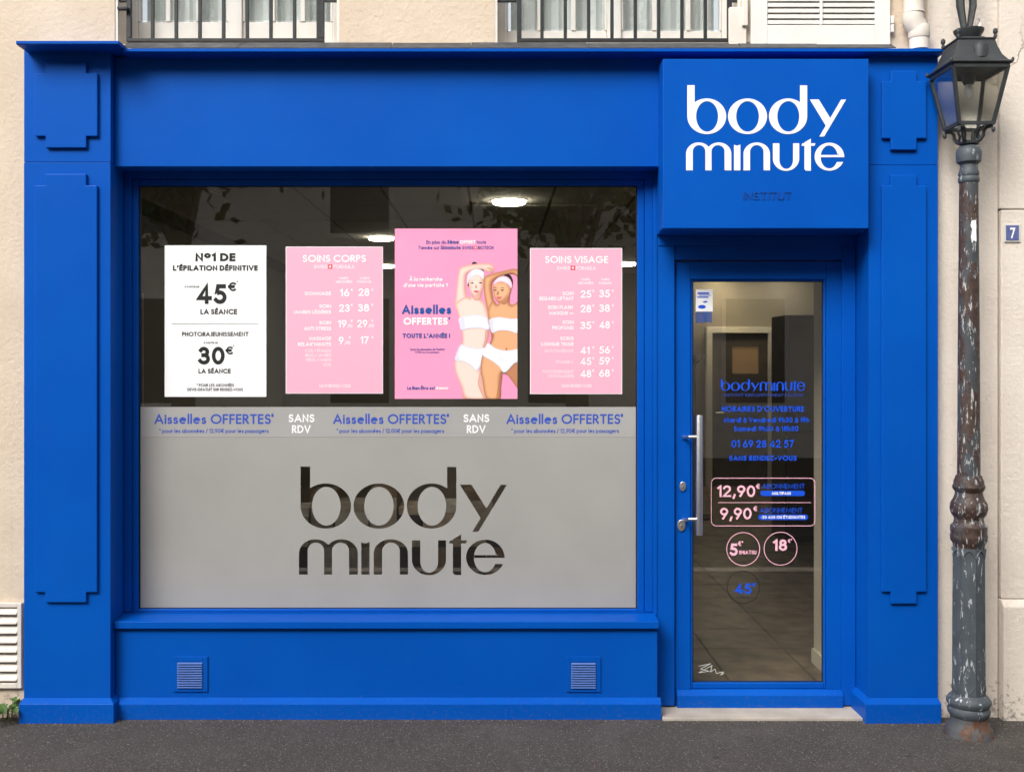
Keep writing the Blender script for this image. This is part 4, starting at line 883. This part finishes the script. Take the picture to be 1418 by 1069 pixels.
MB().lathe(foot, c0, 36).build('foot', lamp_foot, lamp, smooth=True)
MB().lathe(prof((24.3, 990.8), (27.5, 986), (28.2, 981), (26, 977), (29.3, 972), (29.3, 968), (26, 963), (23.5, 961), (22, 959)), c0, 36).build('base_moulding', lamp_slate, lamp, smooth=True)
def flute(i, z): return 1.0 if i % 4 else 1.055
MB().lathe(prof((21.6, 958.8), (21.4, 940), (21, 850), (20.6, 770), (20.2, 757)), c0, 32, flute).build('lower_column', lamp_slate, lamp)
# pointed-arch mouldings at both ends of the fluted column
for k in range(8):
    a0 = 2*math.pi*(k*4)/32
    for (yb, sgn) in ((757, 1), (956, -1)):
        pts = []
        for t in range(7):
            u = t/6; aa = a0+2*math.pi*4/32*u; h_ = (12*(1-abs(2*u-1)**1.6)); r_ = lr(21.4)
            pts.append((LX+r_*math.cos(aa), lpY+r_*math.sin(aa), lz(yb+sgn*(14-h_))))
        MB().tube(pts, .0032, 5).build('arch_moulding', lamp_slate, lamp)
MB().lathe(prof((20.3, 756.8), (21, 752), (23.8, 748), (24.4, 741), (23.5, 738), (24.2, 733), (24, 728), (20.5, 724.5), (19, 719), (19.5, 716), (23, 711), (24.8, 704), (24.2, 697), (20.5, 690.5), (18.3, 685), (17.8, 681), (20.5, 677), (21.6, 673.5), (20, 670), (19.8, 666), (17.5, 661), (16.8, 658)), c0, 36).build('collar', lamp_shaft, lamp, smooth=True)
MB().lathe(prof((15.0, 657.8), (14.8, 600), (14.6, 598), (14.3, 500), (13.4, 380), (12.3, 254)), c0, 28).build('shaft', lamp_shaft, lamp, smooth=True)
MB().lathe(prof((12.5, 253.8), (14, 252), (14, 247), (12.6, 245), (13.6, 243), (13.6, 240), (12, 236), (11.4, 229), (12.5, 227.5), (15.8, 225), (16.6, 219), (16.9, 211), (14.2, 206), (12.5, 203.5), (9, 202)), c0, 32).build('capital', lamp_slate, lamp, smooth=True)
MB().prism_xz(list(reversed(poly_px([(1345.5, 306), (1351.5, 305), (1352, 335), (1348, 333), (1346, 337), (1344.5, 328), (1346.5, 318), (1344, 313)], lpY-lr(13))))[::1], lpY-lr(13.4), lpY-lr(10)).build('paper_scrap', M['paper'], lamp)
# lantern: tapering square cage
ze, zb_ = 3.062, 2.790; ht, hb_ = .124, .078
def ring_sq(h, z): return [Vector((LX+sx*h, lpY+sy*h, z)) for sx, sy in ((-1,-1), (1,-1), (1,1), (-1,1))]
T4, B4 = ring_sq(ht, ze-.012), ring_sq(hb_, zb_+.012)
cg = MB()
for i in range(4):
    cg.tube([B4[i], T4[i]], .0105, 4); cg.tube([B4[i], B4[(i+1) % 4]], .0105, 4); cg.tube([T4[i], T4[(i+1) % 4]], .011, 4)
cg.build('lantern_frame', lamp_dark, lamp)
lg = glass('lantern glass', (.95, .95, .92), 2.2, .18)
for i in range(4):
    a, b, c, d = B4[i], B4[(i+1) % 4], T4[(i+1) % 4], T4[i]; cen = (a+b+c+d)/4
    q = [v+(cen-v)*.05 for v in (a, b, c, d)]; nrm = (q[1]-q[0]).cross(q[3]-q[0]).normalized()*.0015
    MB().add([v-nrm for v in q]+[v+nrm for v in q], [(0,1,2,3),(7,6,5,4),(0,4,5,1),(1,5,6,2),(2,6,7,3),(3,7,4,0)]).build('pane', lg, lamp)
q = [v+((B4[0]+B4[2])/2-v)*.1 for v in B4]
# roof: flared eave, concave hip, small deck, chimney cap
def sqloft(levels, name, mat, bev=0):
    m = MB(); k = 0
    for h, z in levels: m.v += [tuple(v) for v in ring_sq(h, z)]
    for j in range(len(levels)-1):
        for i in range(4): m.f.append([j*4+i, j*4+(i+1) % 4, j*4+4+(i+1) % 4, j*4+4+i])
    m.f += [[3, 2, 1, 0], [len(levels)*4-4+i for i in range(4)]]
    return m.build(name, mat, lamp, bevel=bev)
sqloft([(.128, ze-.006), (.142, ze+.002), (.142, ze+.008), (.125, ze+.016), (.106, ze+.045), (.092, ze+.085), (.084, ze+.118)], 'roof', lamp_dark, .002)
sqloft([(.088, ze+.1185), (.089, ze+.126), (.060, ze+.132), (.048, ze+.142)], 'roof_deck', lamp_dark, .0015)
MB().lathe([(.046, ze+.1425), (.050, ze+.15), (.066, ze+.176), (.067, ze+.184), (.040, ze+.190)], c0, 24).build('chimney_cap', lamp_dark, lamp, smooth=True)
for i, v in enumerate(ring_sq(.084, ze+.128)):
    MB().lathe([(.006, v.z-.006), (.009, v.z+.004), (.006, v.z+.012), (.011, v.z+.022), (.010, v.z+.034), (.004, v.z+.040)], (v.x, v.y), 10).build('finial', lamp_dark, lamp, smooth=True)
for i, v in enumerate(ring_sq(.138, ze+.006)):
    MB().lathe([(.006, v.z), (.0075, v.z+.008), (.003, v.z+.016)], (v.x, v.y), 8).build('eave_knob', lamp_dark, lamp, smooth=True)
vx = LX-.0; MB().lathe([(.036, ze+.03), (.036, ze+.085), (.026, ze+.1), (.01, ze+.106)], (vx+.012, lpY-.085), 16).build('vent_cowl', lamp_dark, lamp, smooth=True)
MB().lathe([(.03, ze-.02), (.03, ze-.05), (.022, ze-.066)], c0, 16).build('lamp_holder', lamp_dark, lamp, smooth=True)
MB().lathe([(.012, ze-.064), (.02, ze-.085), (.021, ze-.10), (.012, ze-.122), (.003, ze-.13)], c0, 16).build('bulb', plain('milky bulb', (.75, .75, .76, 1), .3), lamp, smooth=True)
zr = lz(197)
MB().lathe([(.030, zr-.016), (.044, zr-.012), (.046, zr-.004), (.036, zr+.002), (.030, zr+.004)], c0, 24).build('crown_ring', lamp_dark, lamp, smooth=True)
for v in B4:
    d = Vector((v.x-LX, v.y-lpY, 0)); d.normalize()
    P = lambda r, z: (LX+d.x*r, lpY+d.y*r, z)
    MB().tube([P(.034, zr-.004), P(.052, zr+.004), P(.066, zr+.022), P(.068, zr+.042), P(.080, zr+.056), P(.098, zr+.058), P(.108, zb_+.0)], [.009, .0095, .008, .0075, .0075, .008, .008], 7).build('scroll_bracket', lamp_dark, lamp, smooth=True)
    MB().tube([P(.046, zr+.0), P(.040, zr+.03), P(.052, zr+.06), P(.068, zb_+.004)], .006, 6).build('inner_stay', lamp_dark, lamp, smooth=True)
    MB().lathe([(.004, zb_-.03), (.009, zb_-.022), (.009, zb_-.012), (.005, zb_-.006)], (v.x, v.y), 8).build('pendant_knob', lamp_dark, lamp, smooth=True)
# iron hanger rising from the cap towards a wall bracket above the frame
hg = MB().tube([(LX-.018, lpY+.006, ze+.186), (LX-.03, lpY+.02, ze+.30), (LX-.03, lpY+.05, ze+.75)], [.014, .019, .019], 6)
hg.tube([(LX+.004, lpY+.006, ze+.186), (LX+.028, lpY+.02, ze+.30), (LX+.036, lpY+.05, ze+.75)], [.012, .017, .017], 6)
hg.tube([(LX-.032, lpY+.05, ze+.74), (LX+.0, WY-.02, ze+.80), (LX+.0, WY-.001, ze+.80)], .02, 6)
hg.build('hanger', lamp_dark, lamp)
MB().tube([(LX+.030+.010*math.cos(2*math.pi*i/12), lpY-.03, ze+.208+.018*math.sin(2*math.pi*i/12)) for i in range(13)], .0028, 6).build('hanger_ring', M['steel'], lamp)

# drainpipe with an offset bend
dp = thing('drainpipe', (PX(1272, 0), .0, PZ(68, 0)), 'white plastic drainpipe with an offset bend above the shopfront', 'drainpipe')
Yd = -.002; xa, xb = PX(1265, Yd), PX(1272.5, Yd)
z_ = lambda y: PZ(y, Yd)
MB().tube([(xa, Yd, 6.1), (xa, Yd, z_(17))], .047, 20).build('upper_pipe', M['cream'], dp, smooth=True)
MB().tube([(xa, Yd, z_(17.2)), (xa, Yd, z_(19.5))], .052, 20).build('joint', M['cream'], dp, smooth=True)
MB().tube([(xa-.002, Yd, z_(19.6)), (xa-.003, Yd, z_(26)), (xa, Yd, z_(31)), (xb, Yd, z_(43)), (xb, Yd, z_(47))], [.049, .05, .049, .047, .046], 20).build('bend', M['cream'], dp, smooth=True)
MB().tube([(xb, Yd, z_(36)), (xb, Yd, z_(40)), (xb, Yd, z_(52)), (xb, Yd, z_(54))], [.046, .05, .05, .047], 20).build('socket', M['cream'], dp, smooth=True)
MB().tube([(xb, Yd, z_(54.2)), (xb, Yd, z_(60)), (xb, Yd, zt+.009)], .045, 20).build('lower_pipe', M['cream'], dp, smooth=True)
MB().box(xb-.02, xb+.02, .04, WY-.001, z_(54)-.01, z_(54)+.01).build('clip', M['cream'], dp)
MB().box(xa-.02, xa+.02, .04, WY-.001, 4.2, 4.22).build('clip', M['cream'], dp)

# house number plaque
hn = thing('house_number', (PX(1402, WY-.03), WY-.03, PZ(335, WY-.03)), 'small blue enamel house number plaque reading 7', 'sign')
Yh = WY-.03
MB().pbox(1391, 1413.5, 310, 335.5, Yh, WY-.0225).build('rim', plain('enamel white', (.62, .60, .56, 1), .3), hn, bevel=.003)
MB().pbox(1393.3, 1411.2, 312.3, 333, Yh-.003, Yh-.0005).build('plate', plain('enamel blue', lin(92, 102, 150), .25, var=.15, vscale=40), hn, bevel=.002)
text('7', 1398.8, 1406.2, 330, 14.5, Yh-.0042, M['inkw'], hn, .17, name='numeral')
# white louvred vent low on the wall at the left
lv = thing('louvred_vent', (PX(-5, WY), WY-.02, PZ(953, WY)), 'white louvred vent on the plaster wall left of the shopfront', 'vent')
Yl = WY-.022
frame((PX(-46, Yl), PX(29.5, Yl), PZ(953, Yl), PZ(835, Yl)), (PX(-40, Yl), PX(23.5, Yl), PZ(945.5, Yl), PZ(841, Yl)), Yl, WY-.0005).build('frame', M['cream'], lv, bevel=.003)
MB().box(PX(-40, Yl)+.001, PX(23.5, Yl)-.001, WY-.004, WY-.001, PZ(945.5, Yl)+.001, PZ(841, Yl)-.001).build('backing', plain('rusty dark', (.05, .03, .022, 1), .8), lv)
for i in range(8):
    z = PZ(942.5-i*13.1, Yl); x0, x1 = PX(-40, Yl)+.001, PX(23.5, Yl)-.001
    MB().add([(x0, Yl-.004, z), (x1, Yl-.004, z), (x1, WY-.006, z+.030), (x0, WY-.006, z+.030), (x0, Yl-.004, z+.006), (x1, Yl-.004, z+.006), (x1, WY-.006, z+.036), (x0, WY-.006, z+.036)],
             [(0,1,2,3),(4,7,6,5),(0,4,5,1),(1,5,6,2),(2,6,7,3),(3,7,4,0)]).build('slat', M['cream'], lv)
# weed at the foot of the wall
wd_ = thing('weed', (PX(8, 0), -.0, 0), 'small leafy green weed at the foot of the wall by the blue pilaster', 'plant')
lm = plain('weed leaf', (.055, .115, .022, 1), .6, var=.35, vscale=25); stm = plain('weed stem', (.10, .12, .04, 1), .7)
rnd = random.Random(3)
for k in range(20):
    bx, byy = PX(-14+rnd.random()*30, 0), -.03+rnd.random()*.07
    h_ = .035+rnd.random()*.075; an = rnd.uniform(-1, 1); ay = rnd.uniform(-.6, .1)
    tip = Vector((bx+an*.05, byy+ay*.06, h_)); base = Vector((bx, byy, -.003))
    MB().tube([base, (base+tip)/2+Vector((0, 0, .012)), tip], [.0022, .002, .0014], 5).build('stem', stm, wd_)
    L = rnd.uniform(.042, .072); dr = Vector((an*.8+rnd.uniform(-.3, .3), ay-.35, rnd.uniform(-.25, .35))).normalized(); sd = dr.cross(Vector((0, -.5, 1))).normalized(); up = sd.cross(dr)
    prof_ = ((0, .10), (.18, .55), (.30, .38), (.45, .78), (.58, .45), (.75, .5), (.88, .22), (1, .02))
    m = MB(); m.v = []
    for t, w in prof_:
        for s_ in (-1, 0, 1): m.v.append(tuple(tip+dr*L*t+sd*s_*w*L*.55+up*(abs(s_)*w*L*.16-L*.28*t*t)))
    for j in range(len(prof_)-1):
        for s_ in (0, 1): m.f.append([j*3+s_, j*3+s_+1, j*3+s_+4, j*3+s_+3])
    m.build('leaf', lm, wd_)

# grit and crumbs gathered along the foot of the front
dm = MB(); rg = random.Random(11)
for k in range(420):
    x = rg.uniform(-2.5, 2.6); y0_ = -.03 if (x < PX(157) or x > PX(1198)) else (.02 if x < PX(916) else .008)
    y = y0_-abs(rg.gauss(0, .018))-.004; r_ = rg.uniform(.0012, .0042); c = Vector((x, y, r_*.6))
    pts = [c+Vector((dx*r_*rg.uniform(.6, 1.2), dy*r_*rg.uniform(.6, 1.2), dz*r_*.6)) for dx, dy, dz in ((1,0,0), (-1,0,0), (0,1,0), (0,-1,0), (0,0,1), (0,0,-1))]
    dm.add(pts, [(0,2,4), (2,1,4), (1,3,4), (3,0,4), (2,0,5), (1,2,5), (3,1,5), (0,3,5)])
tag(dm.build('grit', plain('grit', (.26, .225, .18, 1), .9, var=.5, vscale=60)), 'pale grit and crumbs along the foot of the shopfront', 'grit', kind='stuff')

# ================================================================== INSIDE THE SHOP
IX0, IX1, IY0, IY1, CZ = -2.9, 4.4, .32, 9.6, 2.91
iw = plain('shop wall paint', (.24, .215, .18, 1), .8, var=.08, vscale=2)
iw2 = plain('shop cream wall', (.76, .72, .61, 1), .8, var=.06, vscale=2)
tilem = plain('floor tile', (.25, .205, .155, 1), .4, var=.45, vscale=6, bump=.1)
grout = plain('floor grout', (.11, .10, .09, 1), .9)
ctile = plain('ceiling tile', (.52, .50, .46, 1), .9, var=.05, vscale=8, bump=.3, bscale=200)
cgrid = plain('ceiling grid', (.16, .15, .14, 1), .6)
fl_ = tag(MB().box(IX0, IX1, IY0, IY1, -.25, .010).build('shop_floor', grout), kind='structure')
tw, td = .46, .46; proto = None
nx = int((IX1-IX0)/tw); ny = int((IY1-IY0)/td)
for i in range(nx):
    for j in range(ny):
        x, y = IX0+i*tw+.01, IY0+j*td+.01
        if y > 5.5: continue
        if proto is None:
            proto = MB().box(0, tw-.008, 0, td-.008, .0105, .019).build('floor_tile', tilem, fl_, bevel=.002); o = proto
        else:
            o = proto.copy(); S.collection.objects.link(o)
        o.location = (x, y, rnd.uniform(0, .0008))
MB().box(IX0+.01, IX1-.01, 5.62, IY1-.01, .0105, .018).build('floor_beyond', tilem, fl_)
ce = tag(MB().box(IX0, IX1, IY0, IY1, CZ+.012, CZ+.2).build('shop_ceiling', cgrid), kind='structure')
proto = None; cw, cd = .60, .92
x = IX0+.22
gxs = [PX(647.6, 7.35-D)-.6*k for k in range(-8, 7)]
for gx in gxs:
    for j in range(10):
        y = .35+j*cd
        x0c, x1c = gx+.012, gx+.588
        if x0c < IX0 or x1c > IX1 or y+cd > IY1: continue
        if proto is None: proto = MB().box(0, .576, 0, cd-.024, -.004, .008).build('ceiling_tile', ctile, ce); o = proto
        else: o = proto.copy(); S.collection.objects.link(o)
        o.location = (x0c, y, CZ+rnd.uniform(0, .003))
def iwall(name, *b, mat=None): return tag(MB().box(*b).build(name, mat or iw), kind='structure')
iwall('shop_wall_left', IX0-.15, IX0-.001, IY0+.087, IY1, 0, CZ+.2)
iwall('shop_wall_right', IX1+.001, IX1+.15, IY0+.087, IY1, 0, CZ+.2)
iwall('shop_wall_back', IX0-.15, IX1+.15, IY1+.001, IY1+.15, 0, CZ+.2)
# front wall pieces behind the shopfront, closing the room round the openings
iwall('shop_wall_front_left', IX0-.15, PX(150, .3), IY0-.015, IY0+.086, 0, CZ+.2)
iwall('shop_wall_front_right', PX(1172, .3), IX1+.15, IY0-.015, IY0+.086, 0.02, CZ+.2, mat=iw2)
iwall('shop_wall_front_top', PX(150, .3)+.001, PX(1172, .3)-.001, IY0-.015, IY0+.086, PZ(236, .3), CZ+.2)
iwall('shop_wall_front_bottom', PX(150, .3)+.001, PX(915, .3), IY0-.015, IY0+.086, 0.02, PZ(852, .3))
# short cream return wall beside the door
rx = 1.80
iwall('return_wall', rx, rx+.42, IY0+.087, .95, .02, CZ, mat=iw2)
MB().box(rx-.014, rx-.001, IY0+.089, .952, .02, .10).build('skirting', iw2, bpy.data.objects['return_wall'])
# ceiling downlights
dl = emit('downlight', (1, .93, .72, 1), 17)
spots = [(705, 277), (528, 328), (533, 367), (868, 364), (996, 400), (1008, 396), (1092, 418)]  # the last one is added to brighten the back of the room
desc = ['round lit ceiling light behind the glass above the rose poster', 'lit ceiling light behind the upper left edge of the rose poster', 'small lit ceiling light between SOINS CORPS and rose posters', 'small lit ceiling light at the right edge of the window',
        'lit ceiling light seen at the top left of the door glass', 'smaller lit ceiling light at the top of the door glass', 'small ceiling light added to brighten the far end, upper right of the door glass']
for (px_, py_), ds in zip(spots, desc):
    d_ = (CZ-EYE)*F/(500-py_); Yy = min(d_-D, IY1-.4); d_ = Yy+D; x_ = (px_-VX)*d_/F
    t = thing('ceiling_light', (x_, Yy, CZ-.03), ds, 'ceiling light', 'round ceiling lights in the shop')
    MB().lathe([(.105, CZ-.034), (.118, CZ-.03), (.125, CZ-.0045)], (x_, Yy), 24).build('diffuser', dl, t)
    MB().lathe([(.126, CZ-.008), (.135, CZ-.008), (.135, CZ-.0042)], (x_, Yy), 24).build('trim', M['cream'], t)
# inner door in the back wall, seen through the glass door
idx0, idx1 = 2.86, 3.78
ifr = MB().box(idx0, idx0+.08, 9.5, 9.598, .02, 2.18).box(idx1-.08, idx1, 9.5, 9.598, .02, 2.18).box(idx0+.08, idx1-.08, 9.5, 9.598, 2.1, 2.18)
tag(ifr.build('inner_door_frame', M['white'], bevel=.004), 'white inner door frame deep inside the shop, seen through the glass door', 'door frame')
ind = thing('inner_door', (3.32, 9.56, .02), 'dark inner door with a warm lit glass panel, deep inside the shop', 'door')
dkw = plain('dark brown door', (.10, .085, .07, 1), .5, var=.2, vscale=6)
frame((idx0+.082, idx1-.082, .022, 2.098), (idx0+.36, idx1-.2, 1.55, 1.92), 9.545, 9.585).build('leaf', dkw, ind, bevel=.004)
MB().box(idx0+.362, idx1-.202, 9.56, 9.57, 1.552, 1.918).build('glass_panel', emit('warm lit glass', (.30, .20, .11, 1), .12), ind)
MB().tube([(idx0+.14, 9.54, 1.02), (idx0+.14, 9.50, 1.02), (idx0+.24, 9.50, 1.02)], .01, 8).build('handle', M['steel'], ind)
cab = thing('tall_cabinet', (3.0, 5.2, .02), 'tall dark cabinet inside the shop at the right of the door glass', 'cabinet')
MB().box(2.72, 3.25, 5.0, 5.5, .02, 2.15).build('carcass', dkw, cab, bevel=.004)
for zc_ in ((.08, 1.05), (1.07, 2.12)): MB().box(2.74, 3.23, 4.975, 4.999, zc_[0], zc_[1]).build('cabinet_door', plain('taupe laminate', (.20, .175, .15, 1), .4), cab, bevel=.003)
stn = thing('coat_stand', (2.16, 6.6, .02), 'thin pale coat stand inside the shop left of the inner door', 'coat stand')
MB().tube([(2.16, 6.6, .03), (2.16, 6.6, 1.78)], .02, 8).build('pole', M['cream'], stn)
MB().lathe([(.2, .0195), (.2, .04), (.03, .06)], (2.16, 6.6), 20).build('base', M['iron'], stn)
for k in range(4):
    an = k*1.57+.4; MB().tube([(2.16, 6.6, 1.7), (2.16+.1*math.cos(an), 6.6+.1*math.sin(an), 1.72), (2.16+.13*math.cos(an), 6.6+.13*math.sin(an), 1.78)], .008, 6).build('hook', M['cream'], stn)
def picture(x0, x1, z0, z1, Y, col, label):
    p = thing('framed_picture', ((x0+x1)/2, Y, z0), label, 'picture')
    frame((x0, x1, z0, z1), (x0+.03, x1-.03, z0+.03, z1-.03), Y-.025, Y-.001).build('frame', M['cream'], p, bevel=.003)
    MB().box(x0+.03, x1-.03, Y-.012, Y-.002, z0+.03, z1-.03).build('print', plain('picture print', col, .4, var=.5, vscale=8), p)
picture(3.95, 4.3, 1.2, 2.0, IY1, (.42, .38, .34, 1), 'narrow pale framed picture on the back wall, right of the inner door')
picture(-2.3, -1.7, 1.3, 2.1, IY1, (.3, .26, .25, 1), 'pale framed picture on the back wall inside the shop')
# shelving on the left wall with bottles
sv = thing('shelving_unit', (-2.35, 1.6, .02), 'pale wall shelving with products inside, behind the left edge of the window', 'shelf')
for y0 in (1.1, 2.5): MB().box(-2.86, -2.5, y0, y0+.03, .02, 2.2).build('side_panel', M['cream'], sv)
shz = [.1, .5, .9, 1.3, 1.7, 2.1]
for z in shz: MB().box(-2.86, -2.5, 1.131, 2.499, z, z+.025).build('shelf', M['cream'], sv)
bcol = [plain('bottle %d' % i, c, .3) for i, c in enumerate(((.6, .25, .3, 1), (.7, .68, .66, 1), (.2, .25, .4, 1), (.55, .4, .2, 1)))]
pos = ['left', 'second', 'third', 'fourth', 'fifth', 'sixth', 'last']
for zi, z in enumerate(shz[2:5]):
    for k in range(7):
        c = (-2.68, 1.26+k*.18); r_ = .03+.01*((k*7+zi) % 3)/2
        t = thing('bottle', (c[0], c[1], z+.025), 'product bottle on the %s wall shelf inside the shop, %s from the window glass' % (('lowest filled', 'middle', 'top filled')[zi], ('nearest', 'second', 'third', 'fourth', 'fifth', 'sixth', 'farthest')[k]), 'bottle', 'bottles on the wall shelves')
        MB().lathe([(r_, z+.0255), (r_, z+.14), (r_*.5, z+.16), (r_*.4, z+.175)], c, 12).build('body', bcol[(k+zi) % 4], t, smooth=True)
        MB().lathe([(r_*.48, z+.1755), (r_*.48, z+.205)], c, 10).build('cap', M['cream'], t, smooth=True)
# reception desk and two chairs, glimpsed through the cut-out letters
dk = thing('reception_desk', (-.3, 2.6, .02), 'brown wooden reception desk inside, glimpsed through the clear letters of the frosted film', 'desk')
wood = plain('brown laminate', (.20, .135, .085, 1), .45, var=.3, vscale=10)
MB().box(-1.1, .5, 2.55, 3.15, 1.02, 1.06).build('top', wood, dk, bevel=.004)
MB().box(-1.05, .45, 2.6, 2.63, .02, 1.019).build('front_panel', plain('beige laminate', (.40, .34, .27, 1), .5), dk, bevel=.003)
for x0 in (-1.05, .42): MB().box(x0, x0+.03, 2.631, 3.1, .02, 1.019).build('side_panel', wood, dk)
ct = thing('display_table', (-.5, 1.15, .02), 'low display table behind the frosted film under the stacked boxes', 'table')
MB().box(-1.6, .5, .95, 1.35, .42, .45).build('top', wood, ct, bevel=.004)
for lx in (-1.55, .41):
    for ly_ in (.97, 1.28): MB().box(lx, lx+.05, ly_, ly_+.05, .02, .419).build('leg', wood, ct)
kr = [plain('kraft %d' % i, c, .75, var=.25, vscale=14) for i, c in enumerate(((.66, .54, .40, 1), (.36, .26, .17, 1), (.78, .71, .60, 1), (.10, .08, .065, 1), (.56, .48, .38, 1)))]
cn = ('beige', 'brown', 'pale cream', 'near-black', 'sand')
zz0 = {0: .4505}
for row, (hgt, words) in enumerate(((.26, 'lower'), (.23, 'upper'))):
    xx = -1.45; k = 0
    while xx < .3:
        w_ = rnd.uniform(.13, .26); ci = (k*3+row*2+int(rnd.random()*2)) % 5; zz = .4505+row*.262; hh = hgt if row == 0 else rnd.uniform(.14, .3)
        bxx = thing('storage_box', (xx+w_/2, 1.1, zz), '%s box, %s from the left in the %s row behind the frosted film' % (cn[ci], ('first', 'second', 'third', 'fourth', 'fifth', 'sixth', 'seventh', 'eighth', 'ninth', 'tenth', 'eleventh', 'twelfth', 'thirteenth')[k], words), 'box', 'boxes stacked behind the frosted film')
        MB().box(xx, xx+w_-.012, 1.0, 1.26, zz, zz+hh-.05).build('body', kr[ci], bxx, bevel=.004)
        MB().box(xx-.003, xx+w_-.009, .997, 1.263, zz+hh-.0495, zz+hh-(0.0 if row else .0005)).build('lid', kr[(ci+2) % 5], bxx, bevel=.004)
        xx += w_; k += 1
def chair(x, y, col, label):
    c = thing('waiting_chair', (x, y, .02), label, 'chair')
    MB().box(x-.23, x+.23, y-.22, y+.22, .43, .50).build('seat', col, c, bevel=.02)
    MB().box(x-.22, x+.22, y+.18, y+.24, .56, .92).build('backrest', col, c, bevel=.02)
    for sx in (-.2, .2):
        for sy in (-.19, .2):
            MB().tube([(x+sx, y+sy, .02), (x+sx, y+sy, .43 if sy < 0 else .9)], .012, 8).build('leg', M['iron'], c)
chair(-1.55, 1.7, plain('taupe seat', (.24, .20, .17, 1), .8), 'taupe chair inside the shop behind the frosted film, left of the desk')
chair(.85, 1.9, plain('rose seat', (.42, .20, .24, 1), .8), 'rose chair inside the shop behind the frosted film, right of the desk')

# ================================================================== ACROSS THE STREET (seen only as reflections in the glass)
ob = thing('opposite_building', (0, -15.0, 0), 'pale building across the street, mirrored faintly in the shop glass', 'building')
ow_ = plain('far wall', (.70, .66, .60, 1), .9, var=.1, vscale=.7); dg = plain('far window', (.04, .045, .05, 1), .2)
MB().box(-22, 22, -19, -13.6, 0, 9.5).build('wall', ow_, ob)
MB().box(-22.2, 22.2, -19.2, -13.4, 9.501, 10.4).build('roof', plain('zinc roof', (.16, .17, .18, 1), .5), ob)
for i in range(12):
    for j in range(3):
        xw = -20.5+i*3.5; w_ = MB().box(xw, xw+1.2, -13.599, -13.56, .9+j*3.0, 2.9+j*3.0).build('window', M['white'], ob)
        MB().box(xw+.08, xw+1.12, -13.559, -13.55, .98+j*3.0, 2.82+j*3.0).build('pane', dg, w_)
bark = plain('bark', (.11, .09, .07, 1), .9, var=.3, vscale=8); leafm = plain('plane leaf', (.05, .09, .025, 1), .7, var=.4, vscale=1.5)
def tree(x, y, h, label, seed):
    rg = random.Random(seed)
    t = thing('street_tree', (x, y, 0), label, 'tree', 'trees across the street')
    tr = MB().tube([(x, y, -.02), (x+.03, y, h*.2), (x-.05, y, h*.42), (x+.05, y, h*.7)], [.2, .16, .13, .06], 10)
    cl_ = []
    for k in range(9):
        a = k*2.4; r_ = h*.2*(.6+.5*rg.random()); e = Vector((x+r_*math.cos(a), y+r_*math.sin(a), h*(.52+.4*rg.random())))
        tr.tube([(x-.03, y, h*(.36+.03*k)), (Vector((x, y, h*.5))+e)/2+Vector((0, 0, .15)), e], [.06, .045, .02], 6); cl_.append(e)
    tr.build('trunk', bark, t)
    m = MB()
    for k in range(4200):
        c = rg.choice(cl_); rr = h*.14
        p = c+Vector((rg.gauss(0, .5), rg.gauss(0, .5), rg.gauss(0, .42)))*rr
        u = Vector((rg.uniform(-1, 1), rg.uniform(-1, 1), rg.uniform(-1, 1))).normalized(); w = u.orthogonal().normalized(); s_ = .07+.06*rg.random()
        k0 = len(m.v); m.v += [tuple(p-u*s_), tuple(p+w*s_*.6), tuple(p+u*s_), tuple(p-w*s_*.6)]; m.f.append([k0, k0+1, k0+2, k0+3])
    me = bpy.data.meshes.new('crown'); me.from_pydata(m.v, [], m.f); me.materials.append(leafm); finish('crown', me, t)
tree(-4.6, -10.3, 8.2, 'leafy tree mirrored in the left half of the shop window', 1)
tree(1.2, -10.6, 7.6, 'leafy tree mirrored in the middle of the shop window', 2)
tree(5.6, -10.2, 7.9, 'leafy tree mirrored in the glass of the door', 4)
